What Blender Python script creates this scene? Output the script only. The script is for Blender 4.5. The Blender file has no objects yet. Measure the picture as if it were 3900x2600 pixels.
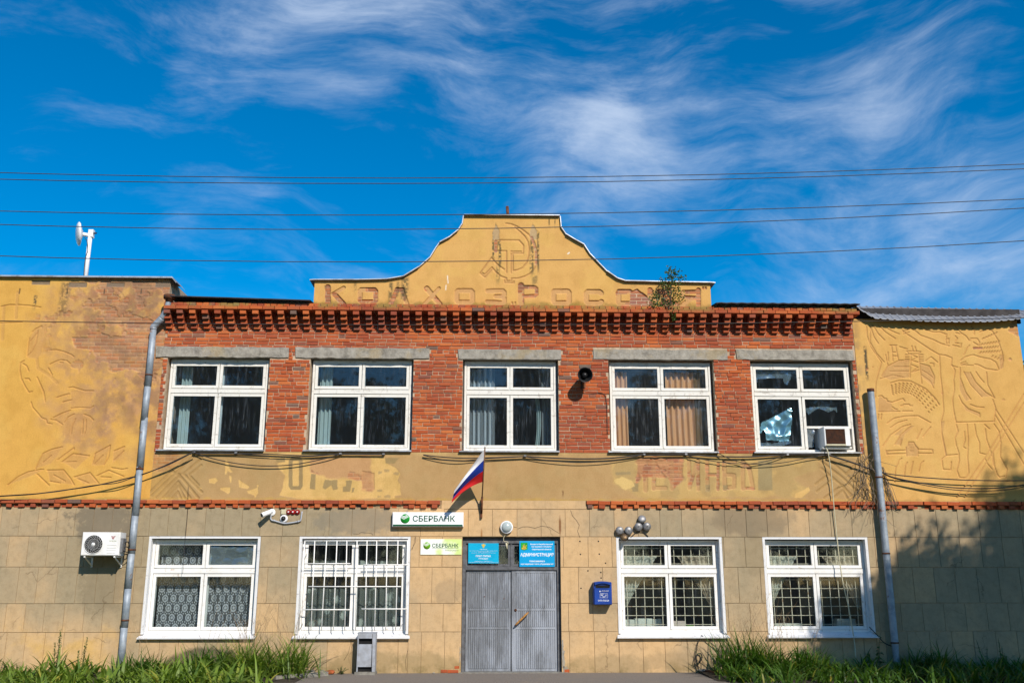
import bpy, bmesh, math, random
import numpy as np
from mathutils import Vector, Matrix, Euler
random.seed(7); RNG = np.random.default_rng(11)
R = math.radians
scn = bpy.context.scene
COL = scn.collection

# ------------------------------------------------------------------ camera
F, TH, PS, D, CX, H = 3575., .2494, .0296, 19.7, -.585, 1.77
cam = bpy.data.cameras.new('camera'); camo = bpy.data.objects.new('camera', cam); COL.objects.link(camo)
cam.sensor_width = 36; cam.lens = F / 3900 * 36; cam.clip_end = 3000
camo.location = (CX, -D, H); camo.rotation_euler = (math.pi / 2 + TH, 0, -PS)
scn.camera = camo

# ------------------------------------------------------------------ sky and sun
SUN = Vector((.43, -1, .82)).normalized()
world = bpy.data.worlds.new('World'); scn.world = world; world.use_nodes = True
def make_world():
    t = world.node_tree; n = t.nodes; n.clear(); L = t.links.new
    out = n.new('ShaderNodeOutputWorld'); bg = n.new('ShaderNodeBackground'); L(bg.outputs[0], out.inputs[0])
    sky = n.new('ShaderNodeTexSky'); sky.sky_type = 'NISHITA'; sky.sun_disc = False
    sky.sun_elevation = math.asin(SUN.z); sky.sun_rotation = math.atan2(SUN.x, SUN.y)
    sky.air_density = 1.0; sky.dust_density = .25; sky.ozone_density = 3.0; sky.altitude = 200
    hs = n.new('ShaderNodeHueSaturation'); hs.inputs['Saturation'].default_value = 1.52; hs.inputs['Value'].default_value = 1.34
    hs.inputs['Hue'].default_value = .497
    L(sky.outputs[0], hs.inputs['Color'])
    tc = n.new('ShaderNodeTexCoord')
    sep = n.new('ShaderNodeSeparateXYZ'); L(tc.outputs['Generated'], sep.inputs[0])
    def m(op, a, b=None, c=None, clamp=False):
        x = n.new('ShaderNodeMath'); x.operation = op; x.use_clamp = clamp
        for i, v in enumerate((a, b, c)):
            if v is None: continue
            if isinstance(v, (int, float)): x.inputs[i].default_value = v
            else: L(v, x.inputs[i])
        return x.outputs[0]
    def comb(x, y, z=0.):
        c = n.new('ShaderNodeCombineXYZ')
        for i, v in enumerate((x, y, z)):
            if isinstance(v, (int, float)): c.inputs[i].default_value = v
            else: L(v, c.inputs[i])
        return c.outputs[0]
    def noise(vec, sc, det, rough=.55, dist=0.):
        x = n.new('ShaderNodeTexNoise'); x.inputs['Scale'].default_value = sc; x.inputs['Detail'].default_value = det
        x.inputs['Roughness'].default_value = rough; x.inputs['Distortion'].default_value = dist; L(vec, x.inputs['Vector'])
        return x
    def smooth(v, a, b):
        x = n.new('ShaderNodeMapRange'); x.interpolation_type = 'SMOOTHSTEP'
        x.inputs['From Min'].default_value = a; x.inputs['From Max'].default_value = b; L(v, x.inputs['Value']); return x.outputs[0]
    az = m('ARCTAN2', sep.outputs[0], sep.outputs[1])          # 0 towards +Y, positive to +X
    el = m('ARCSINE', sep.outputs[2])
    # cirrus: streaky, strongly warped noise laid over azimuth / elevation
    base = comb(az, el, 0)
    wn = noise(base, 2.2, 3, .5)
    ws = n.new('ShaderNodeVectorMath'); ws.operation = 'MULTIPLY_ADD'
    ws.inputs[1].default_value = (.34, .26, .3); L(wn.outputs['Color'], ws.inputs[0])
    L(base, ws.inputs[2])
    rot = n.new('ShaderNodeMapping'); rot.inputs['Rotation'].default_value = (0, 0, .28); rot.inputs['Scale'].default_value = (1.0, 2.3, 1)
    L(ws.outputs[0], rot.inputs['Vector'])
    f1 = noise(rot.outputs[0], 3.6, 10, .60, .15).outputs['Fac']
    rot2 = n.new('ShaderNodeMapping'); rot2.inputs['Rotation'].default_value = (0, 0, .75); rot2.inputs['Scale'].default_value = (1.6, 7, 1)
    L(ws.outputs[0], rot2.inputs['Vector'])
    f2 = noise(rot2.outputs[0], 4.0, 9, .66, .1).outputs['Fac']
    dens = m('ADD', m('MULTIPLY', f1, .62), m('MULTIPLY', f2, .38))
    # where the cirrus banks lie (azimuth, elevation, half-widths, amount)
    banks = [(-.13, .56, .16, .12, .15), (.10, .50, .22, .11, .15), (.13, .42, .10, .06, .12), (.44, .46, .15, .20, .12), (.52, .33, .18, .09, .10), (.30, .27, .22, .06, .11),
             (-.38, .53, .18, .09, .11), (-.06, .33, .26, .06, .10), (-.50, .24, .10, .05, .12), (-.13, .25, .12, .04, .07), (-.30, .37, .10, .03, .03)]
    tot = None
    for a, e, wa, we, amt in banks:
        da = m('DIVIDE', m('SUBTRACT', az, a), wa); de = m('DIVIDE', m('SUBTRACT', el, e), we)
        g = m('MULTIPLY', m('EXPONENT', m('MULTIPLY', m('ADD', m('MULTIPLY', da, da), m('MULTIPLY', de, de)), -1.)), amt)
        tot = g if tot is None else m('ADD', tot, g)
    dens = m('ADD', dens, m('MULTIPLY', tot, 1.08))
    cl = smooth(dens, .56, .95)
    cl = m('MULTIPLY', cl, .78)
    mix = n.new('ShaderNodeMix'); mix.data_type = 'RGBA'
    L(cl, mix.inputs[0]); L(hs.outputs[0], mix.inputs[6]); mix.inputs[7].default_value = (6.1, 7.2, 9.0, 1)
    L(mix.outputs[2], bg.inputs[0]); bg.inputs[1].default_value = .10
make_world()
sl = bpy.data.lights.new('sun', 'SUN'); sl.energy = 5.0; sl.angle = R(.55); sl.color = (1, .92, .82)
so = bpy.data.objects.new('sun', sl); COL.objects.link(so); so.rotation_euler = SUN.to_track_quat('Z', 'Y').to_euler()
so.location = (8, -20, 18)
vs = scn.view_settings; vs.view_transform = 'Standard'; vs.look = 'None'; vs.exposure = .10; vs.gamma = 1

# ------------------------------------------------------------------ measuring: photograph points on the facade plane -> metres
ZM = dict(Z1=(0,980,1.568),Z2=(0,1850,2.091),Z3=(550,1100,1.8443),Z4=(1100,780,1.3835),Z5=(1650,1150,1.8443),Z6=(2650,1100,1.7424),
 Z7=(1000,1900,1.8092),Z8=(2200,1900,1.96),Y1=(1480,1680,3.0156),Y2=(550,1700,2.24),Y3=(2200,1700,1.8092),Y4=(3200,1150,2.09),
 Y5=(3200,1850,2.09),Y6=(0,1000,1.7429),Y7=(2200,1950,3.1357),Y8=(0,2300,1.68),A1=(250,830,6.273),A2=(970,1920,10.69),A3=(1320,2380,7.8375),
 A4=(2150,1360,9.8),A5=(1100,1170,3.92),A7=(2450,1000,6.273),B1=(2320,1720,3.36),B2=(1000,1720,4.2),B3=(1180,1020,3.0154),
 B4=(1940,1020,3.0154),B5=(1800,820,5.406),B7=(2880,1360,4.1263),P=(0,0,.60308))
def W(px, py, Y=0.):
    a = (px - 1950) / F; b = (1300 - py) / F
    Yv = math.cos(TH) - b * math.sin(TH); Z = math.sin(TH) + b * math.cos(TH)
    X = a * math.cos(PS) + Yv * math.sin(PS); Yw = -a * math.sin(PS) + Yv * math.cos(PS)
    t = (D + Y) / Yw
    return CX + X * t, H + Z * t
def q(z, x, y, Y=0.):
    a, b, k = ZM[z]; return W(a + x / k, b + y / k, Y)
def q3(z, x, y, Y=0.):
    X, Z = q(z, x, y, Y); return (X, Y, Z)

# ------------------------------------------------------------------ node material helper
class NM:
    def __init__(s, name):
        s.m = bpy.data.materials.new(name); s.m.use_nodes = True; s.t = s.m.node_tree; s.n = s.t.nodes; s.n.clear()
        s.out = s.n.new('ShaderNodeOutputMaterial'); s._pos = None
    def L(s, a, b): s.t.links.new(a, b)
    def put(s, sock, v):
        if v is None: return
        if hasattr(v, 'is_output'): s.L(v, sock)
        elif isinstance(v, (tuple, list)) and len(v) == 3 and sock.type == 'RGBA': sock.default_value = (*v, 1)
        else: sock.default_value = v
    @property
    def pos(s):
        if s._pos is None: s._pos = s.n.new('ShaderNodeNewGeometry').outputs['Position']
        return s._pos
    def xyz(s):
        x = s.n.new('ShaderNodeSeparateXYZ'); s.L(s.pos, x.inputs[0]); return x.outputs
    def map(s, vec=None, scale=(1, 1, 1), loc=(0, 0, 0), rot=(0, 0, 0)):
        x = s.n.new('ShaderNodeMapping'); s.L(vec or s.pos, x.inputs[0])
        x.inputs['Scale'].default_value = scale; x.inputs['Location'].default_value = loc; x.inputs['Rotation'].default_value = rot; return x.outputs[0]
    def noise(s, sc, det=5, rough=.6, vec=None, dist=0.):
        x = s.n.new('ShaderNodeTexNoise'); s.L(vec or s.pos, x.inputs['Vector']); x.inputs['Scale'].default_value = sc
        x.inputs['Detail'].default_value = det; x.inputs['Roughness'].default_value = rough; x.inputs['Distortion'].default_value = dist; return x.outputs['Fac']
    def math(s, op, a, b=None, c=None, clamp=False):
        x = s.n.new('ShaderNodeMath'); x.operation = op; x.use_clamp = clamp
        for i, v in enumerate((a, b, c)):
            if v is not None: s.put(x.inputs[i], v)
        return x.outputs[0]
    def sm(s, v, a, b, lo=0., hi=1.):
        x = s.n.new('ShaderNodeMapRange'); x.interpolation_type = 'SMOOTHSTEP'; s.put(x.inputs['Value'], v)
        x.inputs['From Min'].default_value = a; x.inputs['From Max'].default_value = b; x.inputs['To Min'].default_value = lo; x.inputs['To Max'].default_value = hi; return x.outputs[0]
    def ramp(s, fac, stops, mode='LINEAR'):
        x = s.n.new('ShaderNodeValToRGB'); x.color_ramp.interpolation = mode; e = x.color_ramp.elements
        while len(e) < len(stops): e.new(.5)
        for i, (p, c) in enumerate(stops): e[i].position = p; e[i].color = (*c, 1)
        s.put(x.inputs[0], fac); return x.outputs[0]
    def mix(s, fac, a, b, blend='MIX'):
        x = s.n.new('ShaderNodeMix'); x.data_type = 'RGBA'; x.blend_type = blend
        s.put(x.inputs[0], fac); s.put(x.inputs[6], a); s.put(x.inputs[7], b); return x.outputs[2]
    def rnd(s): return s.n.new('ShaderNodeObjectInfo').outputs['Random']
    def attr(s, name, out='Fac'):
        x = s.n.new('ShaderNodeAttribute'); x.attribute_name = name; return x.outputs[out]
    def bump(s, h, strength=.5, dist=.01):
        x = s.n.new('ShaderNodeBump'); x.inputs['Strength'].default_value = strength; x.inputs['Distance'].default_value = dist; s.put(x.inputs['Height'], h); return x.outputs[0]
    def bsdf(s, col, rough=.8, metal=0., normal=None, spec=.3, **kw):
        p = s.n.new('ShaderNodeBsdfPrincipled'); s.put(p.inputs['Base Color'], col); s.put(p.inputs['Roughness'], rough); s.put(p.inputs['Metallic'], metal)
        p.inputs['Specular IOR Level'].default_value = spec
        if normal: s.L(normal, p.inputs['Normal'])
        for k, v in kw.items(): s.put(p.inputs[k.replace('_', ' ')], v)
        return p.outputs[0]
    def shader(s, typ, **kw):
        x = s.n.new(typ)
        for k, v in kw.items(): s.put(x.inputs[k.replace('_', ' ')], v)
        return x.outputs[0]
    def mixs(s, fac, a, b):
        x = s.n.new('ShaderNodeMixShader'); s.put(x.inputs[0], fac); s.L(a, x.inputs[1]); s.L(b, x.inputs[2]); return x.outputs[0]
    def end(s, sh): s.L(sh, s.out.inputs[0]); return s.m

def simple(name, c1, c2=None, sc=6., rough=.7, metal=0., bump=.2, spec=.3, det=6, lo=.35, hi=.65, bsc=None):
    a = NM(name); c2 = c2 or tuple(v * .75 for v in c1)
    f = a.noise(sc, det); col = a.mix(a.sm(f, lo, hi), c1, c2)
    nb = a.bump(a.noise(bsc or sc * 6, 4), bump, .004) if bump else None
    return a.end(a.bsdf(col, rough, metal, nb, spec))

M = {}
def mats():
    # --- vertex-coloured plaster (colour laid down per point by the relief sheets)
    a = NM('painted_plaster'); c = a.attr('paint', 'Color')
    f = a.noise(38, 5, .65); f2 = a.noise(3.1, 6, .6)
    c = a.mix(a.sm(f, .35, .72, 0, .42), c, a.mix(1., c, (.72, .66, .60), 'MULTIPLY')); c = a.mix(a.sm(f2, .40, .68, 0, .45), c, a.mix(1., c, (.80, .76, .70), 'MULTIPLY')); f3 = a.noise(4, 7, .72, a.map(scale=(2.6, 2.6, .5))); c = a.mix(a.sm(f3, .52, .74, 0, .40), c, a.mix(1., c, (.72, .68, .60), 'MULTIPLY'))
    spk = a.sm(a.noise(95, 2, .5), .70, .78); c = a.mix(a.math('MULTIPLY', spk, .45), c, (.16, .11, .06))
    M['plaster'] = a.end(a.bsdf(c, .92, 0, a.bump(a.noise(120, 5, .7), .35, .004), .15))
    # --- brick
    a = NM('red_brick'); r = a.math('FRACT', a.math('ADD', a.math('MULTIPLY', a.rnd(), 7.13), a.attr('brick_rnd')))
    col = a.ramp(r, [(0, (.26, .062, .030)), (.12, (.36, .078, .027)), (.36, (.42, .092, .028)), (.62, (.46, .112, .031)), (.80, (.50, .145, .044)), (.92, (.34, .085, .036)), (.972, (.22, .10, .065)), (1, (.13, .10, .08))])
    reg = a.sm(a.noise(.55, 3, .6), .42, .60)
    col = a.mix(a.math('MULTIPLY', reg, .55), col, (.25, .060, .036))
    streak = a.noise(5, 6, .7, a.map(scale=(14, 14, 3)))
    col = a.mix(a.sm(streak, .45, .75, 0, .5), col, a.mix(1., col, (.52, .48, .46), 'MULTIPLY'))
    lime = a.sm(a.noise(11, 7, .7), .62, .76, 0, .38); col = a.mix(lime, col, (.46, .30, .20))
    soot = a.sm(a.noise(1.7, 6, .7), .56, .74, 0, .45); col = a.mix(soot, col, (.10, .06, .045))
    z = a.xyz()[2]
    moss = a.math('MULTIPLY', a.sm(z, 7.36, 7.5), a.sm(a.noise(2.2, 5, .7), .45, .60, 0, .8)); col = a.mix(moss, col, (.26, .19, .05))
    nb = a.bump(a.math('ADD', a.noise(70, 5, .7), a.math('MULTIPLY', a.noise(18, 3), 1.2)), .55, .006)
    M['brick'] = a.end(a.bsdf(col, .9, 0, nb, .2))
    # --- mortar backing
    M['mortar'] = simple('lime_mortar', (.50, .375, .255), (.36, .255, .165), 9, .95, 0, .5)
    M['mortar_dark'] = simple('joint_mortar', (.40, .28, .15), (.27, .185, .10), 9, .95, 0, .5)
    # --- scored block render
    a = NM('block_render'); x, y, z = a.xyz(); r = a.rnd()
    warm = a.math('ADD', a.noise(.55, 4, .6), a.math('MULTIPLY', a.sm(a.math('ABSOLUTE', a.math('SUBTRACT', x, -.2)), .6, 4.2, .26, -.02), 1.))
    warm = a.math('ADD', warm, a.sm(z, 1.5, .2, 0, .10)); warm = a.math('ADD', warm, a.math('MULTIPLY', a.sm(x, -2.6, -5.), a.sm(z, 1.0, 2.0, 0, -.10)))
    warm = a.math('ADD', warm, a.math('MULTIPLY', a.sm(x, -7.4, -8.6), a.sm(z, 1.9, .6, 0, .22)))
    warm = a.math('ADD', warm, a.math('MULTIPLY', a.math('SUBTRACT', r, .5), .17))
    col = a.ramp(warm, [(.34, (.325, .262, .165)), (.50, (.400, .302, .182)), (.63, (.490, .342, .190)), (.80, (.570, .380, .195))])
    yel = a.math('MULTIPLY', a.sm(x, -7.2, -8.4), a.sm(a.noise(1.1, 5, .65), .5, .68, 0, .6)); yel = a.math('MULTIPLY', yel, a.sm(z, 1.7, .9)); col = a.mix(yel, col, (.60, .37, .105))
    col = a.mix(a.sm(a.noise(7, 7, .72), .42, .70, 0, .50), col, a.mix(1., col, (.66, .64, .60), 'MULTIPLY')); col = a.mix(a.sm(a.noise(42, 4, .7), .50, .75, 0, .45), col, a.mix(1., col, (.62, .58, .52), 'MULTIPLY')); col = a.mix(a.sm(a.noise(2.3, 6, .7), .55, .75, 0, .35), col, a.mix(1., col, (1.25, 1.22, 1.15), 'MULTIPLY'))
    run = a.noise(3, 7, .7, a.map(scale=(4, 4, .55))); col = a.mix(a.sm(run, .52, .75, 0, .38), col, a.mix(1., col, (.55, .53, .48), 'MULTIPLY'))
    def blob(cx, cz, rx, rz, na=.5, ns=4.):
        dx = a.math('DIVIDE', a.math('SUBTRACT', x, cx), rx); dz = a.math('DIVIDE', a.math('SUBTRACT', z, cz), rz)
        d = a.math('SQRT', a.math('ADD', a.math('MULTIPLY', dx, dx), a.math('MULTIPLY', dz, dz)))
        return a.math('ADD', d, a.math('MULTIPLY', a.math('SUBTRACT', a.noise(ns, 6, .7), .5), na))
    for cx, cz, rx, rz, na, ns, amt, c in [(-8.35, 2.95, .75, .55, 2.2, 5., .72, (.15, .125, .09)), (-8.2, 1.7, .55, .7, 1.8, 5., .5, (.20, .16, .10)), (4.95, 3.0, 1.0, .42, 1.5, 3.5, .66, (.20, .155, .10)),
                                            (-3.2, 2.98, 1.0, .35, 2.0, 4., .55, (.19, .17, .13)), (5.1, 2.3, .5, .5, 1.2, 3., .35, (.27, .20, .11)),
                                            (-2.9, .12, .9, .38, 1.3, 4., .5, (.22, .17, .08)), (-1.7, .15, .8, .3, 1.3, 4., .5, (.22, .17, .08)), (-1.3, 1.55, .35, .3, 1.6, 5., .35, (.25, .19, .12)),
                                            (1.9, .12, 1.0, .28, 1.3, 4., .4, (.24, .18, .09)), (3.3, .2, .9, .22, 1.3, 4., .35, (.24, .18, .1))]:
        col = a.mix(a.math('MULTIPLY', a.sm(blob(cx, cz, rx, rz, na, ns), 1.0, .62), amt), col, c)
    col = a.mix(a.math('MULTIPLY', a.sm(blob(-6.05, .02, .95, .50, .35, 2.), 1.02, .86), .80), col, (.075, .062, .045))     # soft cast shadow painted into the block colour by the ground
    rus = a.sm(blob(-.63, 2.62, .028, .26, .7, 9.), 1.0, .3); col = a.mix(a.math('MULTIPLY', rus, .75), col, (.30, .12, .03))
    rus = a.sm(blob(.99, 2.86, .035, .27, .7, 9.), 1.0, .3); col = a.mix(a.math('MULTIPLY', rus, .85), col, (.16, .06, .02))
    moss = a.math('MULTIPLY', a.sm(z, .32, .02), a.sm(a.noise(2.6, 6, .7), .44, .62, 0, .6)); col = a.mix(moss, col, (.17, .13, .05))
    crack = a.n.new('ShaderNodeTexVoronoi'); crack.feature = 'DISTANCE_TO_EDGE'; crack.inputs['Scale'].default_value = .85
    wv = a.n.new('ShaderNodeVectorMath'); wv.operation = 'MULTIPLY_ADD'; wn = a.n.new('ShaderNodeTexNoise'); wn.inputs['Scale'].default_value = 5; wn.inputs['Detail'].default_value = 4
    a.L(a.pos, wn.inputs['Vector']); a.L(wn.outputs['Color'], wv.inputs[0]); wv.inputs[1].default_value = (.22, .22, .22); a.L(a.pos, wv.inputs[2]); a.L(wv.outputs[0], crack.inputs['Vector'])
    cm = a.math('MULTIPLY', a.sm(crack.outputs['Distance'], .009, .002), a.sm(a.noise(.9, 2), .56, .62)); col = a.mix(a.math('MULTIPLY', cm, .45), col, (.12, .08, .045))
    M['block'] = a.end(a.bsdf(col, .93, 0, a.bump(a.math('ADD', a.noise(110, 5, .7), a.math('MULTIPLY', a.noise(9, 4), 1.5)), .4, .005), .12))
    # --- concrete
    a = NM('weathered_concrete'); f = a.noise(6, 8, .7); col = a.ramp(f, [(.3, (.15, .135, .11)), (.5, (.30, .275, .23)), (.7, (.40, .37, .31))])
    col = a.mix(a.sm(a.noise(1.3, 5, .6), .55, .66, 0, .5), col, (.34, .25, .12))
    M['concrete'] = a.end(a.bsdf(col, .95, 0, a.bump(a.noise(22, 8, .75), .9, .018), .15))
    # --- old white paint on timber (upper windows worn, lower windows fresher)
    def paint(name, base, worn, thr, amt):
        a = NM(name); w1 = a.noise(13, 8, .75, a.map(scale=(1, 1, .35))); w2 = a.noise(13, 8, .75, a.map(scale=(.35, 1, 1)))
        w = a.math('MAXIMUM', w1, w2); fac = a.sm(w, thr, thr + .07, 0, amt)
        col = a.mix(fac, base, worn); col = a.mix(a.sm(a.noise(4, 5), .45, .7, 0, .25), col, (.60, .55, .46)); col = a.mix(a.sm(a.noise(3.3, 6, .7), .66, .74, 0, .6), col, (.45, .25, .12))
        M[name] = a.end(a.bsdf(col, .6, 0, a.bump(a.math('ADD', a.noise(60, 4), fac), .5, .004), .3))
    paint('paint_worn', (.70, .68, .62), (.34, .30, .25), .575, .7); paint('paint_fresh', (.76, .75, .72), (.46, .37, .28), .60, .75)
    paint('paint_reveal', (.66, .66, .66), (.38, .36, .34), .58, .75)
    # --- glass
    def glass(name, dirt, tint):
        a = NM(name); fr = a.n.new('ShaderNodeLayerWeight'); fr.inputs['Blend'].default_value = .5; fres = a.math('MULTIPLY_ADD', a.math('POWER', fr.outputs['Facing'], 5.), .9, .035)
        tr = a.shader('ShaderNodeBsdfTransparent', Color=tint); gl = a.shader('ShaderNodeBsdfGlossy', Roughness=.03, Color=(1, 1, 1))
        sh = a.mixs(fres, tr, gl)
        d = a.shader('ShaderNodeBsdfDiffuse', Color=(.42, .47, .52)); s1 = a.noise(3, 7, .7, a.map(scale=(9, 1, .8))); s2 = a.noise(2.1, 4, .6)
        f = a.math('MULTIPLY', a.sm(s1, .48, .78), a.sm(s2, .35, .65)); f = a.math('MULTIPLY_ADD', f, dirt, dirt * .10)
        M[name] = a.end(a.mixs(f, sh, d))
    glass('glass', .10, (.86, .92, .95)); glass('glass_dirty', .15, (.94, .93, .90)); glass('glass_clear', .06, (.9, .93, .93))
    # --- metals
    a = NM('galvanised_pipe'); f = a.noise(7, 6, .65); col = a.mix(a.sm(f, .35, .65), (.23, .27, .31), (.33, .37, .41)); z = a.xyz()[2]
    ru = a.sm(a.noise(3.2, 7, .75), .60, .68); col = a.mix(ru, col, (.20, .075, .025)); rg = a.mix(ru, (.55, .55, .55), (.9, .9, .9))
    M['pipe'] = a.end(a.bsdf(col, rg, a.math('MULTIPLY_ADD', ru, -.2, .2), a.bump(f, .2, .01), .4))
    M['rust'] = simple('rusty_iron', (.17, .06, .025), (.08, .035, .02), 12, .9, .2)
    M['roof_dark'] = simple('dark_roof_sheet', (.05, .045, .045), (.025, .022, .022), 5, .7, .3)
    a = NM('zinc_coping'); f = a.noise(4, 6, .7); col = a.mix(a.sm(f, .4, .65), (.50, .52, .54), (.30, .29, .28)); M['coping'] = a.end(a.bsdf(col, .45, .6, a.bump(f, .3, .01)))
    a = NM('grey_roof_sheet'); f = a.noise(3, 6, .7); col = a.mix(a.sm(f, .35, .7), (.27, .285, .31), (.19, .195, .21)); col = a.mix(a.sm(a.noise(9, 4), .64, .72, 0, .7), col, (.36, .37, .38)); M['roof_grey'] = a.end(a.bsdf(col, .5, .25, a.bump(f, .2, .01)))
    # --- door paint
    a = NM('grey_door_paint'); g = a.noise(5, 7, .7, a.map(scale=(9, 9, .6))); b = a.noise(1.5, 6, .7, a.map(scale=(2.6, 2.6, .7)))
    col = a.mix(a.sm(g, .35, .68), (.20, .215, .235), (.125, .13, .14)); rl = a.math('ADD', b, a.sm(a.xyz()[0], -.3, .1, -.05, .06)); col = a.mix(a.sm(rl, .40, .66, 0, .72), col, (.34, .37, .42)); col = a.mix(a.sm(g, .60, .72, 0, .6), col, (.09, .085, .085))
    M['door'] = a.end(a.bsdf(col, .75, 0, a.bump(g, .5, .006), .25))
    M['door_frame'] = simple('grey_frame_paint', (.125, .13, .14), (.075, .075, .08), 8, .7)
    # --- plain things
    M['white_metal'] = simple('white_enamel', (.80, .80, .78), (.70, .69, .66), 5, .4, 0, .05)
    M['bar_white'] = simple('white_bar_paint', (.84, .83, .79), (.55, .45, .35), 14, .5, 0, .2, lo=.55, hi=.75)
    M['bar_cream'] = simple('rusted_cream_bar', (.62, .56, .43), (.36, .20, .10), 12, .7, 0, .3, lo=.5, hi=.72)
    M['white_plastic'] = simple('white_plastic', (.82, .82, .82), (.76, .76, .76), 5, .35, 0, 0)
    M['black_plastic'] = simple('black_plastic', (.012, .012, .013), (.02, .02, .02), 5, .35, 0, 0)
    M['dark_inside'] = simple('dark_inside', (.012, .012, .012), (.006, .006, .006), 5, .9, 0, 0)
    M['cable'] = simple('black_cable', (.022, .02, .018), (.04, .035, .03), 9, .6, 0, 0)
    M['wire'] = simple('aluminium_wire', (.045, .045, .05), (.075, .07, .07), 30, .6, .2, 0)
    M['conduit'] = simple('grey_conduit', (.42, .44, .48), (.36, .38, .42), 7, .5, 0, .1)
    M['steel'] = simple('dull_steel', (.28, .28, .285), (.17, .165, .16), 12, .5, .5, .2)
    M['brass'] = simple('tarnished_bell', (.22, .14, .06), (.06, .045, .035), 18, .5, .5, .3)
    M['red_enamel'] = simple('red_enamel', (.30, .008, .008), (.20, .005, .005), 9, .3, 0, .05)
    M['beige_plastic'] = simple('beige_plastic', (.55, .50, .33), (.50, .45, .30), 5, .5, 0, 0)
    M['mail_blue'] = simple('blue_enamel', (.012, .055, .30), (.009, .04, .22), 3, .4, 0, .05)
    M['bin_grey'] = simple('grey_bin_paint', (.36, .385, .43), (.27, .28, .30), 7, .6, .1, .2)
    M['sign_white'] = simple('white_sign', (.84, .85, .86), (.80, .81, .82), 2, .4, 0, 0)
    M['sign_green'] = simple('dark_green_print', (.0, .085, .035), (.0, .07, .03), 3, .4, 0, 0)
    M['sign_lime'] = simple('lime_print', (.27, .48, .015), (.10, .33, .02), 3, .4, 0, 0)
    M['sign_bgreen'] = simple('bright_green_print', (.02, .36, .04), (.01, .22, .03), 9, .4, 0, 0)
    M['sign_blue'] = simple('cyan_blue_sign', (.0, .31, .62), (.0, .28, .56), 2, .4, 0, 0)
    M['sign_cyan'] = simple('turquoise_sign', (.0, .37, .60), (.0, .33, .55), 2, .4, 0, 0)
    M['print_white'] = simple('white_print', (.86, .88, .9), (.8, .82, .84), 3, .5, 0, 0)
    M['print_gold'] = simple('gold_print', (.62, .45, .06), (.5, .3, .03), 40, .5, 0, 0)
    M['print_grey'] = simple('grey_green_print', (.25, .30, .16), (.22, .28, .14), 3, .5, 0, 0)
    a = NM('pale_lime_sign'); x, y, z = a.xyz(); f = a.math('ADD', a.noise(3.2, 3, .5), a.sm(x, -1.75, -1.05, -.18, .15)); M['sign_pale'] = a.end(a.bsdf(a.mix(a.sm(f, .42, .66), (.82, .85, .76), (.58, .72, .25)), .4))
    M['wood_handle'] = simple('worn_wood_handle', (.46, .23, .06), (.22, .10, .03), 20, .55)
    M['lamp_glass'] = simple('frosted_lamp_glass', (.40, .46, .46), (.34, .40, .40), 8, .25, 0, 0, .5)
    M['flag_white'] = simple('white_flag_cloth', (.78, .78, .80), (.72, .72, .75), 3, .8, 0, .1)
    M['flag_blue'] = simple('blue_flag_cloth', (.01, .045, .36), (.008, .035, .29), 3, .8, 0, .1)
    M['flag_red'] = simple('red_flag_cloth', (.52, .012, .014), (.42, .01, .01), 3, .8, 0, .1)
    M['pole'] = simple('wooden_pole', (.20, .11, .05), (.12, .06, .03), 12, .7)
    M['interior'] = simple('dim_interior_wall', (.10, .105, .11), (.08, .085, .09), 2, .9, 0, 0)
    M['interior_white'] = simple('white_inner_reveal', (.62, .64, .62), (.5, .52, .5), 3, .8, 0, 0)
    M['box_pale'] = simple('pale_carton', (.62, .66, .58), (.50, .52, .46), 4, .8)
    M['box_pink'] = simple('pinkish_carton', (.60, .50, .45), (.5, .42, .38), 4, .8)
    M['box_green'] = simple('green_carton', (.16, .40, .03), (.12, .32, .02), 4, .8)
    # cloth
    def cloth(name, c, alpha, fn=None, trl=.35):
        a = NM(name); col = c
        d = a.mixs(trl, a.shader('ShaderNodeBsdfDiffuse', Color=col), a.shader('ShaderNodeBsdfTranslucent', Color=col))
        al = fn(a) if fn else alpha
        M[name] = a.end(a.mixs(al, a.shader('ShaderNodeBsdfTransparent', Color=(1, 1, 1)), d))
    cloth('curtain_mint', (.62, .70, .64), .9); cloth('curtain_beige', (.80, .53, .32), .98); cloth('curtain_brown', (.20, .15, .09), .97)
    cloth('curtain_sheer', (.62, .64, .62), .42); cloth('curtain_stripe', (.66, .67, .66), 0, lambda a: a.math('MULTIPLY_ADD', a.sm(a.math('SINE', a.math('MULTIPLY', a.xyz()[0], 52.)), -.1, .5), .55, .38))
    def medallions(a):
        x, y, z = a.xyz(); row = a.math('DIVIDE', z, .19); ri = a.math('FLOOR', row); rz = a.math('SUBTRACT', a.math('FRACT', row), .5)
        u = a.math('ADD', a.math('DIVIDE', x, .165), a.math('MULTIPLY', a.math('MODULO', ri, 2.), .5)); ux = a.math('SUBTRACT', a.math('FRACT', u), .5)
        n1 = a.math('MULTIPLY', a.math('SUBTRACT', a.noise(60, 2), .5), .30)
        d = a.math('ADD', a.math('SQRT', a.math('ADD', a.math('POWER', a.math('MULTIPLY', ux, 1.15), 2.), a.math('POWER', rz, 2.))), n1)
        ring = a.sm(a.math('ABSOLUTE', a.math('SUBTRACT', d, .33)), .11, .05); core = a.sm(d, .20, .12)
        link = a.math('MULTIPLY', a.sm(a.math('ABSOLUTE', a.math('SUBTRACT', a.math('ABSOLUTE', ux), .36)), .09, .04), a.sm(a.math('ABSOLUTE', rz), .28, .40))
        return a.math('MULTIPLY_ADD', a.math('MAXIMUM', a.math('MAXIMUM', ring, core), link), .66, .16)
    cloth('lace_medallion', (.66, .70, .74), 0, medallions)
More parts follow.
